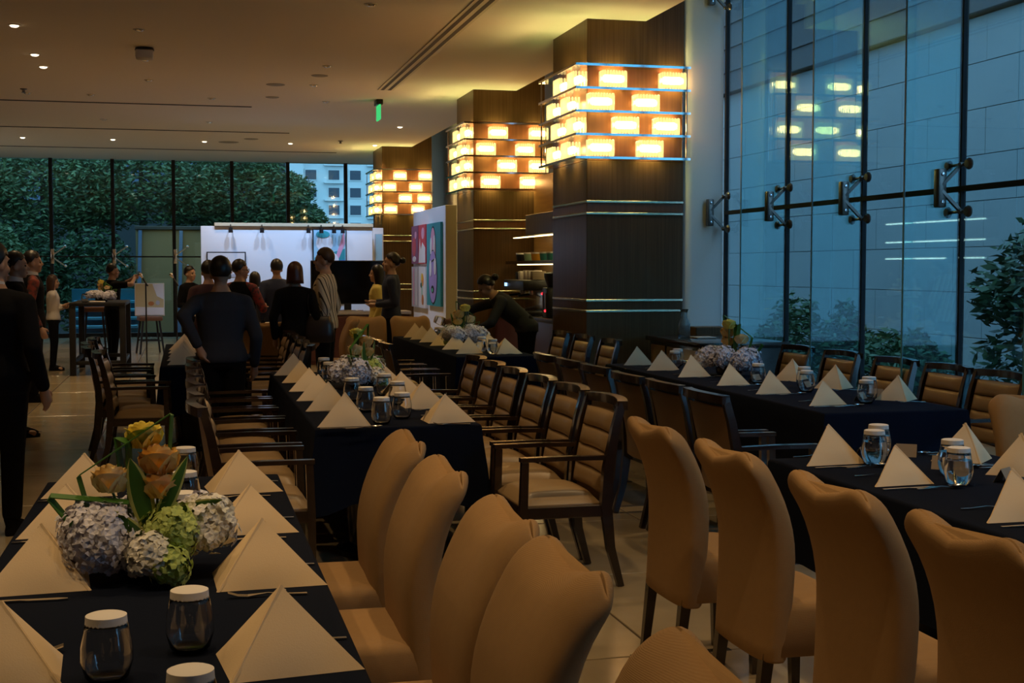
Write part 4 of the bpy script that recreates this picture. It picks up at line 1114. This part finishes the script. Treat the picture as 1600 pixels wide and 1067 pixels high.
# bar table, stools, easel, microphones at the aisle end
t = thing('bar_table', 'tall dark bar table with a square frame beside the far windows', 'table', (-1.28, 21.7, 0))
MB().rbox(-.40, .40, -.95, .95, 1.04, 1.09, .006).obj('tabletop', 'black_matte', t)
for x in (-.36, .36):
    for y in (-.9, .9): MB().rbox(x - .045, x + .045, y - .045, y + .045, 0, 1.04, .005).obj('leg', 'black_matte', t)
for y in (-.9, .9): MB().rbox(-.36, .36, y - .025, y + .025, .16, .22, .005).obj('stretcher', 'black_matte', t)
for x in (-.36, .36): MB().rbox(x - .025, x + .025, -.9, .9, .16, .22, .005).obj('stretcher', 'black_matte', t)
o = dup(CP, (-1.25, 21.3, 1.0905), 2.6, 'round white flower bouquet standing on the tall bar table', None); o.scale = (.95, .95, .8)
tag(MB().rbox(-1.40, -1.18, 20.85, 21.05, 1.0905, 1.11, .004).obj('napkin_stack', 'paper_white'), 'small white folded cloth on the tall bar table', 'napkin')
t = thing('bar_glass', 'small glass lit on the corner of the tall bar table', 'glass', (-1.47, 20.95, 1.0905))
link('glass_body', GL, t)
def stool(x, y, h, label):
    t = thing('bar_stool', label, 'stool', (x, y, 0), .2)
    MB().rbox(-.21, .21, -.2, .2, h - .08, h, .02).obj('seat', 'stool_brown', t)
    for sx in (-1, 1):
        for sy in (-1, 1): MB().bar([(sx * .22, sy * .21, 0), (sx * .15, sy * .15, h - .08)], .032, .032).obj('leg', 'black_matte', t)
    for sy in (-1, 1): MB().bar([(-.2, sy * .192, .25), (.2, sy * .192, .25)], .022, .022, (0, 1, 0)).obj('rung', 'black_matte', t)
    return t
stool(-1.5, 23.6, .95, 'brown topped bar stool behind the tall bar table')
stool(-.66, 26.0, .70, 'brown topped stool holding the leaning pale painting')
p = picture('leaning_painting', 'pale still life painting leaning upright on the brown stool', (-.66, 26.12, 1.01), 0, .54, .62, 'paint_white', 'paint_warm', [('poly', [(-.95, -.95), (.95, -.95), (.95, -.5), (-.95, -.45)], 'paint_white'), ('disc', (.1, -.25, .2, .13), 'paint_rust'), ('disc', (.55, -.2, .14, .14), 'paint_grey'), ('poly', [(.2, .95), (.95, .95), (.95, 0), (.5, .2)], 'paint_white')], .01)
p.rotation_euler = (math.radians(-8), 0, 0)
def mic(x, y, label):
    t = thing('microphone_stand', label, 'microphone', (x, y, 0))
    MB().lathe([(0, 0), (.14, 0), (.14, .012), (.03, .03), (0, .03)], 20).obj('base', 'black_plastic', t)
    MB().tube([(0, 0, .02), (0, 0, 1.38)], .011, 8).obj('pole', 'black_plastic', t)
    MB().tube([(.03, 0, 1.34), (-.05, -.02, 1.47)], .012, 8).obj('boom', 'black_plastic', t)
    MB().capsule((-.05, -.02, 1.47), (-.075, -.03, 1.51), .016, .028, 10).obj('microphone_head', 'steel', t)
mic(-.57, 20.5, 'black microphone stand in front of the leaning painting')
mic(-.13, 20.5, 'black microphone stand beside the woman in black by the art wall')
t = thing('side_table', 'round wooden table with glassware beyond the man in grey shirt', 'table', (1.25, 17.6, 0))
MB().lathe([(0, .72), (.55, .72), (.56, .74), (.55, .755), (0, .755)], 36).obj('tabletop', 'bar_wood', t)
MB().lathe([(0, 0), (.3, 0), (.28, .03), (.06, .08), (.05, .7), (.12, .72), (0, .72)], 24).obj('pedestal', 'dark_wood', t)
for i, (x, y) in enumerate(((.95, 17.3), (1.05, 17.75), (1.35, 17.4))):
    q = tumbler(x, y, False, 'capped glass on the round wooden table, %s of three' % ORD[i], 'glasses on the round table'); q.location.z = .7553
napkin(1.2, 17.25, 'edge', 'white napkin standing on the round wooden table', None).location.z = .7553

t = thing('lit_wall_shelf', 'white lit display shelves on the side wall, seen only as reflections in the big windows', 'shelf', (-6.18, 27.8, 0))
MB().box(.0, .04, -2.2, 2.2, 1.6, 3.0).obj('back_board', 'dark_wall', t, smooth=0)
for z in (1.85, 2.25, 2.70):
    MB().rbox(.04, .32, -2.1, 2.1, z, z + .03, .004, 1).obj('shelf', 'marble_pale', t, smooth=0)
    MB().rbox(.30, .33, -2.1, 2.1, z - .03, z, .003, 1).obj('light_strip', 'shelf_white', t, smooth=0)
# ================================================================== PEOPLE
def stripe_mat():
    m, nt, b, out = nodes('cloth_striped')
    b.inputs['Roughness'].default_value = .85
    tc = nt.nodes.new('ShaderNodeTexCoord'); w = nt.nodes.new('ShaderNodeTexWave'); w.bands_direction = 'X'
    w.inputs['Scale'].default_value = 6.5; w.inputs['Distortion'].default_value = 0
    r = nt.nodes.new('ShaderNodeValToRGB'); r.color_ramp.interpolation = 'CONSTANT'
    r.color_ramp.elements[0].color = (.05, .04, .035, 1); r.color_ramp.elements[1].position = .16; r.color_ramp.elements[1].color = (.66, .57, .42, 1)
    mp = nt.nodes.new('ShaderNodeMapping'); mp.inputs['Rotation'].default_value = (0, math.radians(18), math.radians(45))
    nt.links.new(tc.outputs['Object'], mp.inputs[0]); nt.links.new(mp.outputs[0], w.inputs['Vector'])
    nt.links.new(w.outputs['Fac'], r.inputs[0]); nt.links.new(r.outputs[0], b.inputs['Base Color'])
    M['cloth_striped'] = m
stripe_mat()
def remeshed(mb, name, m, parent, voxel, it=3):
    me = mb.mesh(name + '_raw', m, 0)
    o = bpy.data.objects.new(name, me); C.objects.link(o)
    r = o.modifiers.new('r', 'REMESH'); r.mode = 'VOXEL'; r.voxel_size = voxel; r.use_smooth_shade = True
    s = o.modifiers.new('s', 'SMOOTH'); s.factor = .5; s.iterations = it
    dg = bpy.context.evaluated_depsgraph_get()
    nm = bpy.data.meshes.new_from_object(o.evaluated_get(dg))
    o.modifiers.clear(); o.data = nm; bpy.data.meshes.remove(me)
    if not len(nm.materials): nm.materials.append(M[m])
    nm.shade_smooth(); o.parent = parent
    return o
def ik(sh, hand, l1, l2, hint):
    d = hand - sh; L = min(d.length, (l1 + l2) * .995); d.normalize()
    a = (l1 * l1 - l2 * l2 + L * L) / (2 * L); h = math.sqrt(max(0, l1 * l1 - a * a))
    n = (hint - d * hint.dot(d)).normalized()
    return sh + d * a + n * h, sh + d * L
def person(label, loc, rz, h, top='cloth_black', bottom='cloth_black', hair='short', hair_m='hair_black', skin='skin', lean=0, arms=None, yaw=0, pitch=0, skirt=None, hem=.84, collar=None, sleeve=None, bare=False, build=1.0, vox=.0115, glasses_on=False, shoes=True, group=None):
    t = thing('person', label, 'person', loc, rz, group); s = h / 1.74
    t.scale = (s, s, s)
    piv = Vector((0, 0, .95)); La = math.radians(lean)
    def D(p):
        p = Vector(p); w = min(1, max(0, (p.z - .86) / .26)); w = w * w * (3 - 2 * w)
        return piv + Matrix.Rotation(-La * w, 3, 'X') @ (p - piv) + Vector((0, -.10 * math.sin(La), 0))
    inv = lambda p: Matrix.Rotation(La, 3, 'X') @ (Vector(p) - piv + Vector((0, .10 * math.sin(La), 0))) + piv
    hp = Vector((0, 0, 1.50)); HR = Matrix.Rotation(math.radians(yaw), 3, 'Z') @ Matrix.Rotation(math.radians(-pitch), 3, 'X')
    def H(p): return hp + HR @ (Vector(p) - hp)
    arms = arms or {}; J = {}
    for k, sx in (('L', -1), ('R', 1)):
        sh = Vector((sx * .170 * build, -.005, 1.375))
        hand = arms.get(k, (sx * .245 * build, .05, .80))
        hand = inv(hand) if k in arms else Vector(hand)
        el, wr = ik(sh, hand - (hand - sh).normalized() * .07, .285, .265, Vector((sx * .5, -1, -.35)))
        J[k] = (sh, el, wr, (wr - el).normalized(), sx)
    b = MB()
    rings = [(.86, .15, .10, 0), (.95, .165, .108, 0), (1.08, .138, .092, .0), (1.22, .155, .10, .0), (1.32, .168, .105, .0), (1.385, .145, .088, -.005), (1.43, .105, .07, -.012), (1.465, .07, .06, -.012), (1.50, .056, .055, -.008)]
    def torso(m, grow, z0, z1, flare=0.0):
        rr = [(z, w * build, d * build, y) for z, w, d, y in rings if z0 <= z <= z1]
        def at(z):
            for q in range(len(rings) - 1):
                a, c = rings[q], rings[q + 1]
                if a[0] <= z <= c[0]:
                    k = (z - a[0]) / (c[0] - a[0]); return (z, *[(a[i] + (c[i] - a[i]) * k) * (build if i < 3 else 1) for i in (1, 2, 3)])
            a = rings[0] if z < rings[0][0] else rings[-1]
            return (z, a[1] * build, a[2] * build, a[3])
        rr = [at(z0)] + [r for r in rr if z0 + .02 < r[0] < z1 - .02] + [at(z1)]
        N = 20; L = []
        for z, w, d, y in rr:
            f = grow + flare * max(0, (1.1 - z) / .3)
            L.append([(math.copysign(abs(math.cos(2 * PI * i / N)) ** .85, math.cos(2 * PI * i / N)) * (w + f), y + math.sin(2 * PI * i / N) * (d + f), z) for i in range(N)])
        m.loft(L)
    torso(b, 0, .86, 1.50)
    for sx in (-1, 1):
        b.capsule((sx * .09, 0, .90), (sx * .10, .01, .50), .082, .055); b.capsule((sx * .10, .01, .50), (sx * .105, -.02, .09), .053, .036)
        b.capsule((sx * .105, -.03, .045), (sx * .125, .12, .035), .036, .032)
    b.capsule((0, -.012, 1.44), (0, .0, 1.54), .056, .052)
    hb = MB()
    hb.ball((0, .0, 1.632), (.074, .093, .10), 18, 12); hb.ball((0, .038, 1.575), (.058, .062, .085), 16, 12); hb.ball((0, .072, 1.517), (.032, .028, .025), 12, 8)
    hb.capsule((0, .092, 1.622), (0, .112, 1.585), .010, .016, 8); hb.ball((0, .085, 1.638), (.052, .016, .013), 12, 8)
    hb.ball((0, .092, 1.545), (.026, .012, .014), 10, 6)
    for sx in (-1, 1): hb.ball((sx * .074, -.006, 1.59), (.012, .024, .033), 10, 8); hb.ball((sx * .036, .075, 1.575), (.024, .02, .022), 10, 8)
    b.add([H(v) for v in hb.v], hb.f)
    for k in 'LR':
        sh, el, wr, d, sx = J[k]
        b.capsule((sx * .08 * build, 0, 1.395), sh, .052, .052); b.capsule(sh, el, .050, .040); b.capsule(el, wr, .040, .028)
        side = d.cross(Vector((0, 1, 0))); side = side.normalized() if side.length > .1 else Vector((1, 0, 0))
        pal = side.cross(d).normalized()
        b.capsule(wr, wr + d * .075, .028, .036, 10)
        for q in range(4):
            o = wr + d * .085 + pal * (.030 - .020 * q); ln = (.036, .041, .038, .029)[q]
            cv = side * (-sx)
            k1 = o + d * ln + cv * .006; b.capsule(o, k1, .0105, .0098, 8); b.capsule(k1, k1 + (d * .8 + cv * .6).normalized() * ln * .85, .0098, .0085, 8)
        th = wr + d * .03 + pal * .03
        b.capsule(th, th + (d * .7 + pal * .75).normalized() * .04, .013, .0115, 8)
        k2 = th + (d * .7 + pal * .75).normalized() * .04; b.capsule(k2, k2 + d * .03, .0115, .0095, 8)
    b.v = [tuple(D(v)) for v in b.v]
    remeshed(b, 'body', skin, t, vox, 2)
    for sx in (-1, 1):
        e = MB().ball(H((sx * .031, .082, 1.607)), .0105, 10, 8); e.v = [tuple(D(v)) for v in e.v]; e.obj('eye', 'eye_dark', t, smooth=180)
    e = MB().ball(H((0, .098, 1.541)), (.022, .010, .008), 10, 6); e.v = [tuple(D(v)) for v in e.v]; e.obj('lips', 'lips', t, smooth=180)
    # clothes
    g = MB(); torso(g, .016, hem, 1.465, .012)
    def slv(m):
        for k in 'LR':
            sh, el, wr, d, sx = J[k]
            m.capsule((sx * .07 * build, -.008, 1.405), sh, .062, .066)
            if bare: m.capsule(sh, sh + (el - sh) * .62, .066, .064)
            else: m.capsule(sh, el, .066, .055); m.capsule(el, wr - d * .02, .054, .042)
    if sleeve is None: slv(g)
    g.v = [tuple(D(v)) for v in g.v]; remeshed(g, 'top', top, t, .014, 3)
    if sleeve:
        g = MB(); slv(g); g.v = [tuple(D(v)) for v in g.v]; remeshed(g, 'sleeves', sleeve, t, .014, 3)
    g = MB()
    if skirt:
        N = 20; L = []
        for z, w, d in ((1.06, .15, .105), (.95, .185, .13), (.8, .20, .15), (skirt, .215, .17)):
            L.append([(math.cos(2 * PI * i / N) * w * build, math.sin(2 * PI * i / N) * d * build, z) for i in range(N)])
        g.loft(L)
    else:
        torso(g, .010, .86, 1.04)
        for sx in (-1, 1): g.capsule((sx * .088, 0, .90), (sx * .10, .01, .50), .098 * build, .073); g.capsule((sx * .10, .01, .50), (sx * .105, -.02, .12), .072, .058)
    g.v = [tuple(D(v)) for v in g.v]; remeshed(g, 'skirt' if skirt else 'trousers', bottom, t, .014, 3)
    if shoes:
        for sx in (-1, 1):
            q = MB()
            q.loft([[(sx * .105 + sx * .02 * k + w * math.cos(2 * PI * i / 12), y + dd * math.sin(2 * PI * i / 12), z) for i in range(12)] for z, w, dd, y, k in ((.0, .045, .135, .045, .3), (.03, .047, .138, .045, .3), (.055, .042, .11, .03, .2), (.095, .04, .055, -.03, 0))])
            q.obj('shoe', 'cloth_black', t, smooth=60)
    if collar:
        q = MB(); N = 18
        q.loft([[(math.cos(2 * PI * i / N) * r, math.sin(2 * PI * i / N) * r * .95 - .006, z + .012 * math.cos(2 * PI * i / N + PI / 2)) for i in range(N)] for r, z in ((.080, 1.455), (.070, 1.505), (.062, 1.505), (.066, 1.455))])
        q.v = [tuple(D(v)) for v in q.v]; q.obj('shirt_collar', collar, t, smooth=60)
    # hair
    q = MB(); NA, NT = 26, 10; rings2 = [[], []]; vs = []
    for lay in (0, 1):
        for j in range(NT + 1):
            for i in range(NA):
                a = 2 * PI * i / NA; f = math.cos(a); fr = max(0, f)       # a=0 front (+Y)
                if hair in ('short', 'bun'): lim = -.62 + 1.05 * fr ** .6 + (.28 if abs(f) < .45 else 0)
                else: lim = -.7 + 1.10 * (max(0, f - .25) / .75) ** .5
                th = PI / 2 + (lim - PI / 2) * j / NT
                k = 1.10 if lay == 0 else .97
                rz_ = 1.645 + .098 * k * math.sin(th); cr = math.cos(th)
                x, y = math.sin(a) * .082 * k * cr, .092 * k * cr * f + (-.008)
                if hair in ('bob', 'long') and th < 0 and f < .55:
                    dn = (-th / .7); x = math.sin(a) * .082 * k * (1.0 + .12 * dn); y = .096 * k * f * (1 - .05 * dn) - .01; rz_ = 1.645 - dn * (.15 if hair == 'bob' else .30)
                vs.append(H((x, y, rz_)))
    fs = []; st = NA * (NT + 1)
    for lay in (0, 1):
        for j in range(NT):
            for i in range(NA): fs.append(tuple(lay * st + v for v in (j * NA + i, j * NA + (i + 1) % NA, (j + 1) * NA + (i + 1) % NA, (j + 1) * NA + i)))
    for i in range(NA): fs.append((NT * NA + i, NT * NA + (i + 1) % NA, st + NT * NA + (i + 1) % NA, st + NT * NA + i))
    q.add(vs, fs)
    if hair == 'bun':
        b2 = MB().ball((0, -.135, 1.655), (.042, .042, .042), 14, 10); q.add([H(v) for v in b2.v], b2.f)
    q.v = [tuple(D(v)) for v in q.v]
    q.obj('hair', hair_m, t, smooth=180)
    if glasses_on:
        q = MB()
        for sx in (-1, 1):
            q.tube([H((sx * .032 + .024 * math.cos(a), .108, 1.607 + .019 * math.sin(a))) for a in [2 * PI * i / 12 for i in range(13)]], .003, 6)
            q.tube([H((sx * .056, .106, 1.61)), H((sx * .08, .0, 1.612))], .003, 6)
        q.v = [tuple(D(v)) for v in q.v]; q.obj('eyeglasses', 'black_plastic', t)
    return t
def wpt(t, p):       # local (unit scale) point of a person to the world
    s = t.scale[0]; a = t.rotation_euler[2]
    x, y = p[0] * s, p[1] * s
    return Vector((t.location[0] + x * math.cos(a) - y * math.sin(a), t.location[1] + x * math.sin(a) + y * math.cos(a), t.location[2] + p[2] * s))
person('large man in black suit and white collar before the aisle, seen from behind', (-1.12, 8.5, 0), math.radians(-24), 1.76, collar='cloth_white', build=1.22, vox=.011, yaw=-15)
person('man with short black hair just behind the man in black suit, face in profile', (-1.56, 13.4, 0), math.radians(-80), 1.76, collar='cloth_white')
person('man in dark jacket with red floral front, standing sideways by the aisle', (-1.78, 16.9, 0), math.radians(-78), 1.81, sleeve='floral_dark', collar='cloth_white', build=1.1)
person('woman with long hair and white blouse standing with folded arms', (-2.02, 22.0, 0), math.radians(-85), 1.50, top='cloth_white', bottom='cloth_black', hair='long', hair_m='hair_brown', skin='skin_light', arms={'L': (.06, .20, 1.13), 'R': (-.06, .22, 1.10)}, hem=.92)
ph = person('man in black tee raising a phone with both hands to take a picture', (-1.17, 22.95, 0), math.radians(-75), 1.68, bare=True, arms={'L': (-.05, .42, 1.50), 'R': (.05, .42, 1.50)}, build=1.12)
o = tag(MB().rbox(-.075, .075, -.005, .005, -.04, .04, .004).obj('phone', 'black_plastic'), 'dark phone held up by the man in black tee', 'phone')
o.location = wpt(ph, (0, .45, 1.57)); o.rotation_euler = (0, 0, math.radians(-75))
pw = person('woman in black with hair tied back, standing by the microphone stand', (.07, 21.6, 0), math.radians(-130), 1.64, hair='short', skin='skin_light', arms={'L': (-.12, .22, .98), 'R': (.12, .22, .95)})
o = dup(CP, wpt(pw, (.1, .33, .88)), 1.0, 'small yellow flower bouquet held by the woman in black', None); o.scale = (.6, .6, .6)
person('man in grey shirt and black trousers seen from behind, hand on a chair back', (.265, 10.53, 0), math.radians(4), 1.69, top='cloth_charcoal', bottom='cloth_black', arms={'L': (-.20, -.27, .985)}, yaw=-8, build=1.12, vox=.0105, hem=.9)
person('person in maroon jacket mostly hidden by the man in grey shirt', (.26, 15.75, 0), 0.1, 1.69, top='cloth_maroon')
person('man with eyeglasses, black vest and red floral sleeves, head turned to the side', (.66, 16.9, 0), math.radians(-25), 1.71, sleeve='floral_red', yaw=-50, glasses_on=True, arms={'R': (.22, .30, 1.1)}, build=1.05)
person('man in dark suit facing the white art wall, seen from behind', (1.25, 19.0, 0), math.radians(5), 1.73, top='cloth_navy', build=1.05)
person('short dark haired person beside the man in dark suit at the art wall', (.98, 19.7, 0), .2, 1.55, hair='bob')
bw = person('woman with auburn bob and black blazer carrying a shoulder bag, seen from behind', (1.17, 14.75, 0), math.radians(-8), 1.67, hair='bob', hair_m='hair_auburn', yaw=-10, vox=.011, hem=.78)
t = thing('shoulder_bag', 'dark leather bag hanging from the shoulder of the auburn haired woman', 'bag', wpt(bw, (.275, -.06, .98)), math.radians(-8))
m = MB(); L = []
for z, w, d in ((-.15, .12, .05), (-.14, .15, .065), (-.05, .165, .075), (.06, .15, .06), (.13, .12, .04), (.14, .11, .03)):
    L.append([(math.copysign(abs(math.cos(2 * PI * i / 20)) ** .6, math.cos(2 * PI * i / 20)) * w, math.copysign(abs(math.sin(2 * PI * i / 20)) ** .7, math.sin(2 * PI * i / 20)) * d, z) for i in range(20)])
m.loft(L); m.obj('bag_body', 'bag_leather', t, smooth=60)
MB().bar([(-.10, 0, .12), (-.125, -.03, .28), (-.115, .02, .43), (-.10, .10, .41), (-.02, .08, .28), (.09, .0, .12)], .025, .006, (0, 1, 0)).obj('strap', 'bag_leather', t)
person('man in cream shirt with dark stripes, standing in profile beside the auburn haired woman', (1.53, 15.1, 0), math.radians(72), 1.83, top='cloth_striped', hair_m='hair_brown', bottom='cloth_black', vox=.011, hem=.88, build=1.05, skin='skin_light')
person('woman in yellow dress half hidden behind the woman in navy blazer', (2.58, 18.35, 0), math.radians(75), 1.65, top='cloth_yellow', bottom='cloth_yellow', skirt=.45, hair='long', skin='skin_light')
person('woman in navy blazer with hair in a bun, standing sideways before the television', (2.66, 17.6, 0), math.radians(80), 1.81, top='cloth_navy', bottom='cloth_black', hair='bun', skin='skin_light', arms={'L': (-.1, .22, 1.02), 'R': (.12, .24, 1.05)}, hem=.80, vox=.011, pitch=-6)
wt = person('waitress in dark grey uniform with a bun, bending over the coffee bar table', (3.74, 14.85, 0), math.radians(82), 1.72, top='cloth_charcoal', bottom='cloth_black', hair='bun', lean=48, arms={'R': (.16, .80, 1.02), 'L': (-.16, .62, .84)}, pitch=-18, vox=.0105, hem=.88, build=1.1)
o = tumbler(0, 0, False, 'clear glass held out by the bending waitress', None, 1.0)
o.location = wpt(wt, (.17, .86, .985)); o.rotation_euler = (0, math.radians(-70), 0)
